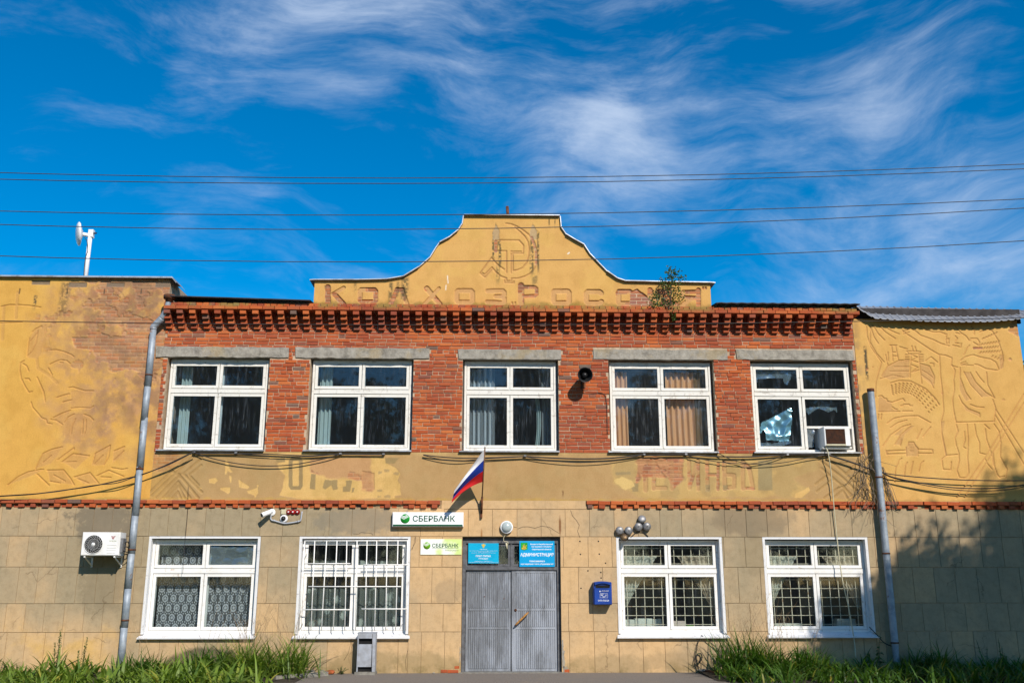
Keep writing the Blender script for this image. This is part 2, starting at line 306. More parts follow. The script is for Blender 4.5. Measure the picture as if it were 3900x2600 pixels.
    def flowers(a):
        v = a.n.new('ShaderNodeTexVoronoi'); v.inputs['Scale'].default_value = 4.2; a.L(a.map(scale=(1, .01, .8)), v.inputs['Vector'])
        d = a.math('ADD', v.outputs['Distance'], a.math('MULTIPLY', a.noise(26, 3), .5)); return a.math('MULTIPLY_ADD', a.sm(d, .62, .45), .55, .26)
    cloth('lace_flower', (.60, .66, .60), 0, flowers)
    def leaves(a): return a.math('MULTIPLY_ADD', a.sm(a.noise(18, 3), .40, .46), .36, .60)
    cloth('curtain_leaf', (.68, .70, .60), 0, leaves); cloth('curtain_cream', (.66, .56, .42), .8)
    a = NM('crumpled_film'); g = a.shader('ShaderNodeBsdfGlossy', Color=(.55, .80, .86), Roughness=.30); d = a.shader('ShaderNodeBsdfDiffuse', Color=(.22, .42, .47)); t = a.shader('ShaderNodeBsdfTransparent', Color=(.8, .9, .9))
    M['film'] = a.end(a.mixs(.25, a.mixs(.55, d, g), t))
    a = NM('clear_film'); g = a.shader('ShaderNodeBsdfGlossy', Color=(.8, .85, .9), Roughness=.12); t = a.shader('ShaderNodeBsdfTransparent', Color=(.8, .85, .88)); d = a.shader('ShaderNodeBsdfDiffuse', Color=(.35, .42, .46))
    M['film_clear'] = a.end(a.mixs(.30, a.mixs(.22, t, g), d))
    # ground and plants
    a = NM('asphalt_path'); f = a.noise(55, 6, .75); col = a.ramp(f, [(.3, (.11, .095, .08)), (.55, (.20, .175, .15)), (.72, (.30, .27, .235))]); col = a.mix(a.sm(a.noise(2.2, 5), .5, .7, 0, .5), col, (.22, .18, .135)); M['asphalt'] = a.end(a.bsdf(col, .95, 0, a.bump(f, .8, .01), .15))
    M['soil'] = simple('dark_soil', (.055, .042, .028), (.03, .024, .016), 5, .95, 0, .8)
    a = NM('grassy_ground'); f = a.noise(1.2, 6, .7); M['ground'] = a.end(a.bsdf(a.ramp(f, [(.35, (.045, .06, .018)), (.6, (.075, .085, .03)), (.75, (.12, .10, .05))]), .95, 0, a.bump(a.noise(14, 6, .8), .8, .05), .1))
    M['kerb'] = simple('old_kerb', (.25, .235, .20), (.16, .15, .13), 9, .95, 0, .6)
    def leaf(name, c1, c2, c3, trl=.35):
        a = NM(name); r = a.attr('leaf_rnd'); col = a.ramp(r, [(0, c1), (.5, c2), (.9, c2), (1, c3)]); n2 = a.noise(1.1, 3); col = a.mix(a.sm(n2, .4, .65, 0, .4), col, c1)
        d = a.bsdf(col, .5, 0, None, .35); t = a.shader('ShaderNodeBsdfTranslucent', Color=a.mix(1., col, (1.2, 1.35, .6), 'MULTIPLY')); M[name] = a.end(a.mixs(trl, d, t))
    leaf('blade', (.030, .075, .010), (.075, .160, .016), (.30, .25, .03)); leaf('blade_fresh', (.09, .16, .025), (.19, .28, .035), (.42, .36, .06))
    leaf('weed_leaf', (.020, .055, .012), (.05, .11, .018), (.16, .15, .04)); leaf('tree_leaf', (.018, .045, .010), (.04, .085, .016), (.09, .11, .02)); leaf('sapling_leaf', (.030, .070, .012), (.07, .13, .02), (.38, .28, .03))
    M['dry'] = simple('dry_stalk', (.36, .27, .15), (.22, .14, .08), 9, .9, 0, 0); M['dry_vine'] = simple('dry_vine', (.22, .17, .12), (.12, .09, .06), 9, .9, 0, 0)
    M['bark'] = simple('tree_bark', (.11, .085, .06), (.05, .04, .03), 9, .95, 0, .9); M['stem'] = simple('green_stem', (.07, .10, .03), (.12, .08, .03), 9, .8, 0, 0)
mats()

# ------------------------------------------------------------------ mesh helpers
def link(o, parent=None):
    COL.objects.link(o)
    if parent: o.parent = parent
    return o
def tag(o, label, cat, group=None, kind=None):
    if label: o['label'] = label
    if cat: o['category'] = cat
    if group: o['group'] = group
    if kind: o['kind'] = kind
    return o
def thing(name, label, cat, loc=(0, 0, 0), group=None):
    o = bpy.data.objects.new(name, None); link(o); o.location = loc; o.empty_display_size = .1
    return tag(o, label, cat, group)
class MB:
    def __init__(s): s.v = []; s.f = []; s.mi = []; s.cur = 0; s.sm = []
    def add(s, vs, fs, smooth=False):
        b = len(s.v); s.v += [tuple(p) for p in vs]
        for f in fs: s.f.append([b + i for i in f]); s.mi.append(s.cur); s.sm.append(smooth)
        return s
    def box(s, x0, x1, y0, y1, z0, z1, j=0.):
        if x1 < x0: x0, x1 = x1, x0
        if y1 < y0: y0, y1 = y1, y0
        if z1 < z0: z0, z1 = z1, z0
        g = lambda: random.uniform(-j, j) if j else 0
        vs = [(x + g(), y + g(), z + g()) for z in (z0, z1) for y in (y0, y1) for x in (x0, x1)]
        return s.add(vs, [(0, 2, 3, 1), (4, 5, 7, 6), (0, 1, 5, 4), (2, 6, 7, 3), (0, 4, 6, 2), (1, 3, 7, 5)])
    def cbox(s, x0, x1, y0, y1, z0, z1, c=.004, j=0.):
        """box whose front (-y) edges are chamfered"""
        g = lambda: random.uniform(-j, j) if j else 0
        A = [(x0 + g(), y1, z0 + g()), (x1 + g(), y1, z0 + g()), (x1 + g(), y1, z1 + g()), (x0 + g(), y1, z1 + g())]
        yo = y0 + g()
        Bm = [(a[0], yo + c, a[2]) for a in A]
        cx, cz = (x0 + x1) / 2, (z0 + z1) / 2
        C = [(a[0] + math.copysign(c, cx - a[0]), yo + g() * .3, a[2] + math.copysign(c, cz - a[2])) for a in A]
        vs = A + Bm + C; fs = [(8, 9, 10, 11), (3, 2, 1, 0)]
        for k in range(4):
            l = (k + 1) % 4; fs += [(k, l, 4 + l, 4 + k), (4 + k, 4 + l, 8 + l, 8 + k)]
        return s.add(vs, fs)
    def tube(s, pts, r, n=8, caps=True, smooth=True):
        pts = [Vector(p) for p in pts]; rs = r if isinstance(r, (list, tuple)) else [r] * len(pts); b = len(s.v); up = None
        for i, p in enumerate(pts):
            d = (pts[min(i + 1, len(pts) - 1)] - pts[max(i - 1, 0)])
            d = d.normalized() if d.length > 1e-9 else Vector((0, 0, 1))
            if up is None: up = d.orthogonal().normalized()
            else: up = (up - d * up.dot(d)); up = up.normalized() if up.length > 1e-6 else d.orthogonal().normalized()
            sd = d.cross(up)
            for k in range(n):
                a = 2 * math.pi * k / n; s.v.append(tuple(p + (up * math.cos(a) + sd * math.sin(a)) * rs[i]))
        for i in range(len(pts) - 1):
            for k in range(n):
                l = (k + 1) % n; s.f.append([b + i * n + k, b + i * n + l, b + (i + 1) * n + l, b + (i + 1) * n + k]); s.mi.append(s.cur); s.sm.append(smooth)
        if caps and n > 2:
            s.f.append([b + k for k in range(n)][::-1]); s.mi.append(s.cur); s.sm.append(False)
            e = b + (len(pts) - 1) * n; s.f.append([e + k for k in range(n)]); s.mi.append(s.cur); s.sm.append(False)
        return s
    def lathe(s, c, axis, prof, n=24, smooth=True):
        """prof: list of (distance along axis, radius)"""
        d = Vector(axis).normalized(); u = d.orthogonal().normalized(); w = d.cross(u); c = Vector(c); b = len(s.v)
        for t, r in prof:
            for k in range(n):
                a = 2 * math.pi * k / n; s.v.append(tuple(c + d * t + (u * math.cos(a) + w * math.sin(a)) * r))
        for i in range(len(prof) - 1):
            for k in range(n):
                l = (k + 1) % n; s.f.append([b + i * n + k, b + i * n + l, b + (i + 1) * n + l, b + (i + 1) * n + k]); s.mi.append(s.cur); s.sm.append(smooth)
        for i, rev in ((0, True), (len(prof) - 1, False)):
            if prof[i][1] > 1e-5:
                f = [b + i * n + k for k in range(n)]; s.f.append(f[::-1] if rev else f); s.mi.append(s.cur); s.sm.append(False)
        return s
    def prism(s, poly, y0, y1):
        """poly: (x, z) outline extruded from y0 (front) to y1"""
        n = len(poly); vs = [(x, y0, z) for x, z in poly] + [(x, y1, z) for x, z in poly]
        fs = [tuple(range(n)), tuple(range(2 * n - 1, n - 1, -1))] + [(i, n + i, n + (i + 1) % n, (i + 1) % n) for i in range(n)]
        return s.add(vs, fs)
    def mesh(s, name, mat):
        me = bpy.data.meshes.new(name); me.from_pydata(s.v, [], s.f)
        for m_ in (mat if isinstance(mat, (list, tuple)) else [mat]): me.materials.append(M[m_])
        me.polygons.foreach_set('material_index', s.mi); me.polygons.foreach_set('use_smooth', s.sm)
        bm = bmesh.new(); bm.from_mesh(me); bmesh.ops.recalc_face_normals(bm, faces=bm.faces); bm.to_mesh(me); bm.free()
        return me
    def build(s, name, mat, parent=None, label=None, cat=None, group=None, kind=None, loc=None):
        o = bpy.data.objects.new(name, s.mesh(name, mat)); link(o, parent)
        if loc is not None: o.location = loc
        return tag(o, label, cat, group, kind)
def part(name, mat, parent, *boxes, **kw):
    b = MB()
    for x in boxes: b.box(*x)
    return b.build(name, mat, parent, **kw)
def sagged(p0, p1, sag, n=14):
    a, b = Vector(p0), Vector(p1)
    return [a.lerp(b, i / n) + Vector((0, 0, -sag * 4 * (i / n) * (1 - i / n))) for i in range(n + 1)]
def spline(pts, n=8):
    P = [Vector(p) for p in pts]; P = [P[0] * 2 - P[1]] + P + [P[-1] * 2 - P[-2]]; out = []
    for i in range(1, len(P) - 2):
        for k in range(n):
            t = k / n; a, b, c, d = P[i - 1], P[i], P[i + 1], P[i + 2]
            out.append(.5 * ((2 * b) + (c - a) * t + (2 * a - 5 * b + 4 * c - d) * t * t + (3 * b - a - 3 * c + d) * t ** 3))
    return out + [P[-2]]
DG = None
def text(body, x, z, y, h, mat, parent, width=None, align='LEFT', name='lettering', bold=0., space=1., shear=0.):
    cu = bpy.data.curves.new(name, 'FONT'); cu.body = body; cu.size = 1; cu.offset = bold; cu.space_character = space; cu.shear = shear; cu.extrude = .004; cu.resolution_u = 3
    o = bpy.data.objects.new(name, cu); COL.objects.link(o); bpy.context.view_layer.update()
    me = bpy.data.meshes.new_from_object(o.evaluated_get(bpy.context.evaluated_depsgraph_get())); bpy.data.objects.remove(o); me.name = name
    co = np.empty(len(me.vertices) * 3); me.vertices.foreach_get('co', co); co = co.reshape(-1, 3)
    mn, mx = co.min(0), co.max(0); sy = h / max(1e-6, mx[1] - mn[1]); sx = width / (mx[0] - mn[0]) if width else sy
    w = (mx[0] - mn[0]) * sx; ox = {'LEFT': 0, 'CENTER': -w / 2, 'RIGHT': -w}[align]
    new = np.stack([x + ox + (co[:, 0] - mn[0]) * sx, y - (co[:, 2] - mn[2]) * .25, z + (co[:, 1] - mn[1]) * sy], 1)
    me.vertices.foreach_set('co', new.ravel()); me.materials.clear(); me.materials.append(M[mat]); me.update()
    return link(bpy.data.objects.new(name, me), parent)

# ------------------------------------------------------------------ numpy noise and relief sheets
class VN:
    def __init__(s, seed): r = np.random.default_rng(seed); s.t = r.random((256, 256))
    def at(s, x, z):
        xi = np.floor(x).astype(int); zi = np.floor(z).astype(int); fx = x - xi; fz = z - zi
        fx = fx * fx * (3 - 2 * fx); fz = fz * fz * (3 - 2 * fz); t = s.t; m = 255
        a = t[xi & m, zi & m]; b = t[(xi + 1) & m, zi & m]; c = t[xi & m, (zi + 1) & m]; d = t[(xi + 1) & m, (zi + 1) & m]
        return (a * (1 - fx) + b * fx) * (1 - fz) + (c * (1 - fx) + d * fx) * fz
    def fbm(s, x, z, sc, o=5, g=.55):
        r = 0; a = 1; tot = 0
        for k in range(o): r = r + a * s.at(x * sc + 17.3 * k, z * sc + 9.1 * k); tot += a; a *= g; sc *= 2.03
        return r / tot
VNs = [VN(i) for i in range(8)]
def ss(v, a, b): t = np.clip((v - a) / (b - a), 0, 1); return t * t * (3 - 2 * t)
class Sheet:
    def __init__(s, x0, x1, z0, ztop, step=.012, zmax=None):
        nx = int((x1 - x0) / step) + 1; xs = np.linspace(x0, x1, nx); top = ztop(xs) if callable(ztop) else np.full(nx, ztop)
        nz = int((top.max() - z0) / step) + 1; t = np.linspace(0, 1, nz)
        s.X = np.repeat(xs[:, None], nz, 1); s.Z = z0 + (top - z0)[:, None] * t[None, :]; s.nx, s.nz = nx, nz
        s.h = np.zeros((nx, nz)); s.c = np.zeros((nx, nz, 3)); s.lip = None
    def n(s, k, sc, o=5): return VNs[k].fbm(s.X + 40, s.Z + 40, sc, o)
    def tint(s, mask, col): s.c = s.c * (1 - mask[..., None]) + np.array(col) * mask[..., None]
    def dist(s, pts, pad=.2, closed=False):
        d = np.full((s.nx, s.nz), 9.); P = list(pts) + ([pts[0]] if closed else [])
        for (ax, az), (bx, bz) in zip(P[:-1], P[1:]):
            i0 = np.searchsorted(s.X[:, 0], min(ax, bx) - pad); i1 = np.searchsorted(s.X[:, 0], max(ax, bx) + pad)
            if i1 <= i0: continue
            X = s.X[i0:i1]; Z = s.Z[i0:i1]; dx, dz = bx - ax, bz - az; L2 = dx * dx + dz * dz + 1e-12
            t = np.clip(((X - ax) * dx + (Z - az) * dz) / L2, 0, 1)
            d[i0:i1] = np.minimum(d[i0:i1], np.hypot(X - ax - t * dx, Z - az - t * dz))
        return d
    def inside(s, poly):
        r = np.zeros((s.nx, s.nz), bool); n = len(poly)
        for i in range(n):
            (x0, z0), (x1, z1) = poly[i], poly[(i + 1) % n]
            if z0 == z1: continue
            r ^= ((z0 > s.Z) != (z1 > s.Z)) & (s.X < (x1 - x0) * (s.Z - z0) / (z1 - z0) + x0)
        return r
    def ragged(s, poly, amp=.05, k=3, sc=7., soft=.01):
        """soft mask of a polygon with a ragged edge"""
        i = s.inside(poly); d = s.dist(poly, .4, True); sd = np.where(i, d, -d) + (s.n(k, sc, 4) - .5) * amp * 2
        return ss(sd, -soft, soft)
    def cut(s, d, w, depth, col=None, amt=.8):
        m = ss(d, w / 2 + .008, w / 2 - .004); s.h = np.maximum(s.h, m * depth)
        if col is not None: s.tint(ss(d, w / 2 + .012, w / 2 - .006) * amt, col)
    def bricks(s, mask, course=.079, length=.262, depth=.014, pal=((.36, .12, .055), (.44, .16, .07), (.30, .12, .075), (.47, .20, .10)), mortar=(.36, .25, .16), amt=1., zo=0.):
        row = np.floor((s.Z - zo) / course).astype(int); fz = (s.Z - zo) / course - row; u = s.X / length + (row % 2) * .5 + ((row * 37) % 11) * .013
        col = np.floor(u).astype(int); fx = u - col; jz = np.minimum(fz, 1 - fz) * course; jx = np.minimum(fx, 1 - fx) * length
        j = ss(np.minimum(jz, jx) + (s.n(5, 30, 2) - .5) * .006, .010, .004); rid = ((row * 73856093) ^ (col * 19349663)) & 1023; rr = rid / 1023.
        p = np.array(pal); cc = p[(rid % len(p))] * (.8 + .4 * rr[..., None]); cc = cc * (1 - j[..., None]) + np.array(mortar) * j[..., None]
        mm = mask * amt; s.c = s.c * (1 - mm[..., None]) + cc * mm[..., None]; s.h = np.maximum(s.h, mask * (depth + .007 * j - .004 * (rr - .5)))
    def streak(s, x, z0, z1, w, col=(.09, .075, .045), amt=.85, k=2):
        m = ss(np.abs(s.X - x - (s.n(k, 2.5, 3) - .5) * .05), w, w * .25) * ss(s.Z, z0, z0 + .25) * ss(s.Z, z1 + .02, z1 - .05)
        m = m * ss(s.n(6, 26, 4), .33, .50); s.tint(np.clip(m * amt * 1.15, 0, 1), col)
    def build(s, name, parent, y=0., mat='plaster'):
        y_ = y + s.h; co = np.stack([s.X, y_, s.Z], -1).reshape(-1, 3); nx, nz = s.nx, s.nz
        i = np.arange(nx - 1)[:, None] * nz + np.arange(nz - 1)[None, :]; i = i.ravel(); quads = np.stack([i, i + nz, i + nz + 1, i + 1], 1)
        me = bpy.data.meshes.new(name); me.vertices.add(len(co)); me.vertices.foreach_set('co', co.ravel().astype(np.float32))
        me.loops.add(quads.size); me.loops.foreach_set('vertex_index', quads.ravel().astype(np.int32)); me.polygons.add(len(quads))
        me.polygons.foreach_set('loop_start', (np.arange(len(quads)) * 4).astype(np.int32))
        at = me.attributes.new('paint', 'FLOAT_COLOR', 'POINT'); c4 = np.ones((len(co), 4), np.float32); c4[:, :3] = np.clip(s.c.reshape(-1, 3), 0, 1); at.data.foreach_set('color', c4.ravel())
        me.update(calc_edges=True); me.materials.append(M[mat]); return link(bpy.data.objects.new(name, me), parent)

# ------------------------------------------------------------------ setting: ground, path
part('ground', 'ground', None, (-400, 400, -400, 400, -.6, -.03), kind='structure')
pg = MB(); pl = [(-3.9, -.02), (-4.55, -1.0), (-4.9, -2.2), (-5.6, -30), (7.0, -30), (5.6, -2.6), (4.1, -.9), (3.62, -.02)]
pg.add([(x, y, 0.0) for x, y in pl] + [(x, y, -.08) for x, y in pl], [tuple(range(8)), tuple(range(15, 7, -1))] + [(i, 8 + i, 8 + (i + 1) % 8, (i + 1) % 8) for i in range(8)])
pg.build('path', 'asphalt', None, kind='structure')
for nm, x0, x1 in (('flower_bed_soil', -14, -3.95), ('flower_bed_soil', 3.7, 14)):
    b = MB(); n = 24
    for i in range(n):
        a0, a1 = x0 + (x1 - x0) * i / n, x0 + (x1 - x0) * (i + 1) / n
        b.add([(a0, -3.2, -.04), (a1, -3.2, -.04), (a1, -.02, .05), (a0, -.02, .05)], [(0, 1, 2, 3)])
    b.build(nm, 'soil', None, kind='structure')

# ------------------------------------------------------------------ the building
BLD = thing('administration_building', 'two storey yellow plaster and red brick administration building with curved pediment', 'building')
UW = [(-7.31, -5.23), (-4.28, -2.16), (-1.02, .95), (2.12, 4.32), (5.21, 7.37)]; UZ0, UZ1, UZM = 4.44, 6.37, 5.69
LWN = [(-7.33, -5.19), (-4.29, -2.14), (2.20, 4.28), (5.24, 7.33)]; LZ0, LZ1, LZM = .76, 2.585, 1.965
UOP = [(a - .04, b + .045, UZ0 - .03, 6.42) for a, b in UW]
LOP = [(a - .05, b + .06, .665, 2.65) for a, b in LWN]; DOOR = (-1.02, .99, -.1, 2.645)
XL, XR = -7.45, 7.5
def walls(name, mat, x0, x1, z0, z1, ops, y0, y1):
    xs = sorted({x0, x1} | {v for o in ops for v in o[:2] if x0 < v < x1}); b = MB()
    for a, c in zip(xs[:-1], xs[1:]):
        mid = (a + c) / 2; zz = z0
        for o in sorted([o for o in ops if o[0] < mid < o[1]], key=lambda o: o[2]):
            if o[2] > zz: b.box(a, c, y0, y1, zz, min(o[2], z1))
            zz = max(zz, o[3])
        if zz < z1: b.box(a, c, y0, y1, zz, z1)
    return b.build(name, mat, BLD)
walls('lower_wall', 'mortar_dark', -14, 11.2, -.3, 3.3, LOP + [DOOR], .012, .5)
walls('upper_wall', 'mortar', XL, XR, 3.3, 4.36, UOP, .034, .5); walls('upper_wall', 'mortar', XL, XR, 4.36, 7.5, UOP, .011, .5)
part('left_wing_wall', 'mortar', BLD, (-14, XL, .034, .5, 3.3, 8.13), (XL - .3, XL - .002, .5, 9, 3.3, 8.13))
part('right_wing_wall', 'mortar', BLD, (XR, 11.2, .034, .5, 3.3, 7.36), (11.0, 11.2, .5, 9, -.3, 7.36))
part('rear_wall', 'mortar', BLD, (-14, 11.2, 9, 9.4, -.3, 7.4)); part('side_wall', 'mortar', BLD, (-14.3, -14, .012, 9.4, -.3, 8.1))
part('floor_slab', 'interior', BLD, (-13.9, 11, .5, 9, -.2, .06)); part('floor_slab', 'interior', BLD, (-13.9, 11, .5, 9, 3.25, 3.55)); part('ceiling', 'interior', BLD, (-13.9, 11, .5, 9, 7.1, 7.3))
part('inner_wall', 'interior', BLD, (-13.9, 11, 4.6, 4.75, .06, 3.25)); part('inner_wall', 'interior', BLD, (-13.9, 11, 4.6, 4.75, 3.55, 7.1))
for x in (-4.75, -1.6, 1.55, 4.75): part('partition_wall', 'interior', BLD, (x, x + .12, .5, 4.6, 3.55, 7.1)); part('partition_wall', 'interior', BLD, (x, x + .12, .5, 4.6, .06, 3.25))
part('plinth_backing', 'interior', BLD, (DOOR[0] - .02, DOOR[1] + .02, .5, .56, 0, 2.9))

# ---- scored plaster blocks of the ground floor
def blocks():
    rows = [(-.10, .78), (.78, 1.33), (1.33, 2.04), (2.04, 2.65), (2.65, 3.22)]
    for ri, (za, zb) in enumerate(rows):
        x = -12.3 + [.05, .31, .13, .22, .0][ri]; cuts = []
        while x < 11.3:
            cuts.append(x); w = .38 if x < -5.2 else (.47 if x < -1.5 else (.50 if x < 2.5 else .45)); x += w + random.uniform(-.012, .012)
        segs = [(a, b) for a, b in zip([-13.9] + cuts, cuts + [11.198])]
        holes = ([(DOOR[0], DOOR[1])] if ri < 4 else []) + ([(o[0], o[1]) for o in LOP] if ri in (1, 2, 3) else [])
        for a, b in segs:
            pieces = [(a, b)]
            for h0, h1 in holes:
                nx = []
                for p0, p1 in pieces:
                    if p1 <= h0 or p0 >= h1: nx.append((p0, p1)); continue
                    if p0 < h0: nx.append((p0, h0))
                    if p1 > h1: nx.append((h1, p1))
                pieces = nx
            if ri == 0:                                                     # blocks stop lower under the window sills
                cutx = sorted({p0 for p0, _ in pieces} | {p1 for _, p1 in pieces} | {v for o in LOP for v in o[:2] if any(p0 < v < p1 for p0, p1 in pieces)})
                pieces = [(u, v) for u, v in zip(cutx[:-1], cutx[1:]) if any(p0 <= u and v <= p1 for p0, p1 in pieces)]
            for p0, p1 in pieces:
                if p1 - p0 < .03: continue
                if ri == 0 and any(o[0] <= (p0 + p1) / 2 <= o[1] for o in LOP):
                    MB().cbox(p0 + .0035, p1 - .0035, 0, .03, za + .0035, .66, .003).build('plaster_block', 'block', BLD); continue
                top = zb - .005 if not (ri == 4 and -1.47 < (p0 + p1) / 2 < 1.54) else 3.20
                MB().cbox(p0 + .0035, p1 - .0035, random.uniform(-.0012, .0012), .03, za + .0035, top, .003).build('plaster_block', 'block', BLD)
blocks()
# the unscored strip over the door, between the two dentil bands
MB().cbox(-1.465, 1.535, 0, .04, 3.21, 3.385, .004).build('plaster_strip', 'block', BLD)

for x, y in ((27,345),(248,345),(33,500),(258,497),(277,716),(280,782),(123,697),(333,605),(40,905)):
    X, Z = q('Y7', x, y); MB().lathe((X, -.0005, Z), (0, -1, 0), [(0, .016), (.002, .014), (.0022, 0)], 8).build('drill_hole', 'dark_inside', BLD)
for pts in ([(1420,975),(1470,988)], [(1485,1003),(1540,980),(1600,978),(1680,995),(1760,970),(1850,985),(1900,1020),(1960,1055)], [(2090,790),(2110,850),(2160,910),(2190,960),(2170,1030),(2195,1100)], [(310,1095),(312,1150),(280,1210),(245,1260)]):
    MB().tube([q3('Y1', *p) for p in pts], .0042, 4).build('crack', 'dark_inside', BLD)
for pts in ([(610,935),(605,1000),(590,1060),(560,1110)], [(1050,262),(1045,300),(1030,350)], [(1000,1040),(985,1110),(990,1180)], [(625,238),(660,240),(680,228),(750,235),(762,250)]):
    MB().tube([q3('Z7', *p) for p in pts], .0035, 4).build('crack', 'dark_inside', BLD)

# ---- brickwork of the upper storey
brick_me = {}
def brick_mesh(w, h, dpt=.05, c=.005):
    k = (round(w, 2), round(h, 3), round(dpt, 2), random.randrange(3))
    if k not in brick_me:
        me = MB().cbox(-w / 2, w / 2, 0, dpt, -h / 2, h / 2, c, .0035).mesh('brick', 'brick'); at = me.attributes.new('brick_rnd', 'FLOAT', 'POINT'); brick_me[k] = me
    return brick_me[k]
def brick(name, x0, x1, y, z0, z1, dpt=.05, jy=.004, parent=None):
    o = bpy.data.objects.new(name, brick_mesh(x1 - x0, z1 - z0, dpt)); link(o, parent or BLD)
    o.location = ((x0 + x1) / 2, y + random.uniform(-jy, jy), (z0 + z1) / 2 + random.uniform(-.002, .002)); o.rotation_euler = (0, random.uniform(-.006, .006), random.uniform(-.006, .006)); return o
LINT = [(-7.62, -4.79, 6.39, 6.625), (-4.655, -1.78, 6.39, 6.625), (-1.17, 1.06, 6.39, 6.61), (1.76, 4.68, 6.405, 6.63), (4.87, 7.455, 6.42, 6.645)]
CR = .0792
def brick_wall():
    items = []
    holes = [(o[0] - .004, o[1] + .004, o[2] - .02, 6.43) for o in UOP] + [(a - .005, b + .005, c - .004, d + .004) for a, b, c, d in LINT]
    z = 4.375; ri = 0
    while z + CR <= 7.40:
        z0, z1 = z + .0058, z + CR - .0062; x = XL - random.uniform(0, .22); header = (ri % 6 == 3); hz = (z0 + z1) / 2
        while x < XR:
            w = .130 if (header or random.random() < .10) else .262
            w += random.uniform(-.008, .008); a, b = max(x + .005, XL), min(x + w - .005, XR - .01); x += w; pcs = [(a, b)]
            for h0, h1, y0, y1 in holes:
                if not (y0 < hz < y1): continue
                nx = []
                for p0, p1 in pcs:
                    if p1 <= h0 or p0 >= h1: nx.append((p0, p1)); continue
                    if p0 < h0: nx.append((p0, h0))
                    if p1 > h1: nx.append((h1, p1))
                pcs = nx
            for p0, p1 in pcs:
                if p1 - p0 > .045: items.append((p0, p1, z0, z1))
        z += CR; ri += 1
    # the 300 that show largest: full stretchers of the piers nearest the camera
    key = lambda t: -(t[1] - t[0]) * 1. + .02 * abs((t[0] + t[1]) / 2 - .2) + .035 * (t[2] - 4.4)
    order = sorted(range(len(items)), key=lambda i: key(items[i])); single = set(order[:300])
    b = MB(); rn = []
    for i, (a, c, z0, z1) in enumerate(items):
        if i in single: brick('brick', a, c, 0, z0, z1)
        else:
            n0 = len(b.v); b.cbox(a, c, random.uniform(-.005, .005), .05, z0, z1, .005, .0035); rn += [random.random()] * (len(b.v) - n0)
    o = b.build('brickwork', 'brick', BLD, kind='stuff'); at = o.data.attributes.new('brick_rnd', 'FLOAT', 'POINT'); at.data.foreach_set('value', rn)
brick_wall()
# corbelled dentils: 56 stacks of four bricks stepping outwards, under two projecting courses
def cornice():
    x = -7.43; k = 0
    while x < 7.4:
        for i, (z0, yy) in enumerate(((7.005, -.065), (7.095, -.14), (7.188, -.215), (7.282, -.285))):
            brick('corbel_brick', x, x + .128, yy, z0 + .004, z0 + .084, .05 - yy, .006)
        x += .2675; k += 1
    for z0, w, yy in ((7.376, .262, -.305), (7.456, .132, -.27)):
        x = XL + .01
        while x < XR + .02:
            ww = w + random.uniform(-.01, .01)
            if x + ww > XR + .09: ww = XR + .02 - x
            if ww > .05: brick('cornice_brick', x + .005, x + ww - .005, yy, z0 + .004, z0 + .075, .30, .008)
            x += ww
    part('cornice_backing', 'mortar', BLD, (XL + .003, XR, -.24, .04, 7.385, 7.525))
    for x0, x1 in ((-12.5, -1.47), (1.545, 11.19)):
        x = x0; i = 0
        while x < x1 - .1:
            ww = min(.262 + random.uniform(-.012, .012), x1 - x)
            o = brick('band_brick', x + .004, x + ww - .004, -.055, 3.305, 3.378, .10, .018); o.rotation_euler.y += random.gauss(0, .018); o.location.z += random.gauss(0, .003); x += ww
        x = x0 + .02
        while x < x1 - .1:
            if random.random() > .05: o = brick('dentil_brick', x + random.uniform(-.01, .01), x + .115 + random.uniform(-.014, .012), -.05, 3.222 + random.uniform(0, .008), 3.298, .09, .018); o.rotation_euler.y += random.gauss(0, .03)
            if x + .24 < x1: brick('dentil_brick', x + .128, x + .232, .004, 3.226, 3.296, .045, .005)
            x += .2405
        part('band_mortar', 'mortar_dark', BLD, (x0, x1 - .01, -.012, .03, 3.300, 3.386), (x0, x1 - .01, .010, .034, 3.215, 3.299))
cornice()
for i, (a, b, c, d) in enumerate(LINT):
    m = MB(); n = 26; pts = []
    rough = [.020, .016, .006, .010, .012][i]
    for k in range(n + 1): pts.append((a + (b - a) * k / n, d + random.uniform(-rough, rough * .4)))
    for k in range(n, -1, -1): pts.append((a + (b - a) * k / n + (random.uniform(0, .03) if k in (0,) else 0), c + random.uniform(-rough * .3, rough)))
    m.prism(pts, -.016, .12); m.build('lintel', 'concrete', BLD, label=['spalled grey concrete lintel beside the drainpipe', 'grey concrete lintel with stepped cracks', 'short grey concrete lintel', 'mossy grey concrete lintel', 'grey concrete lintel with rough underside'][i])

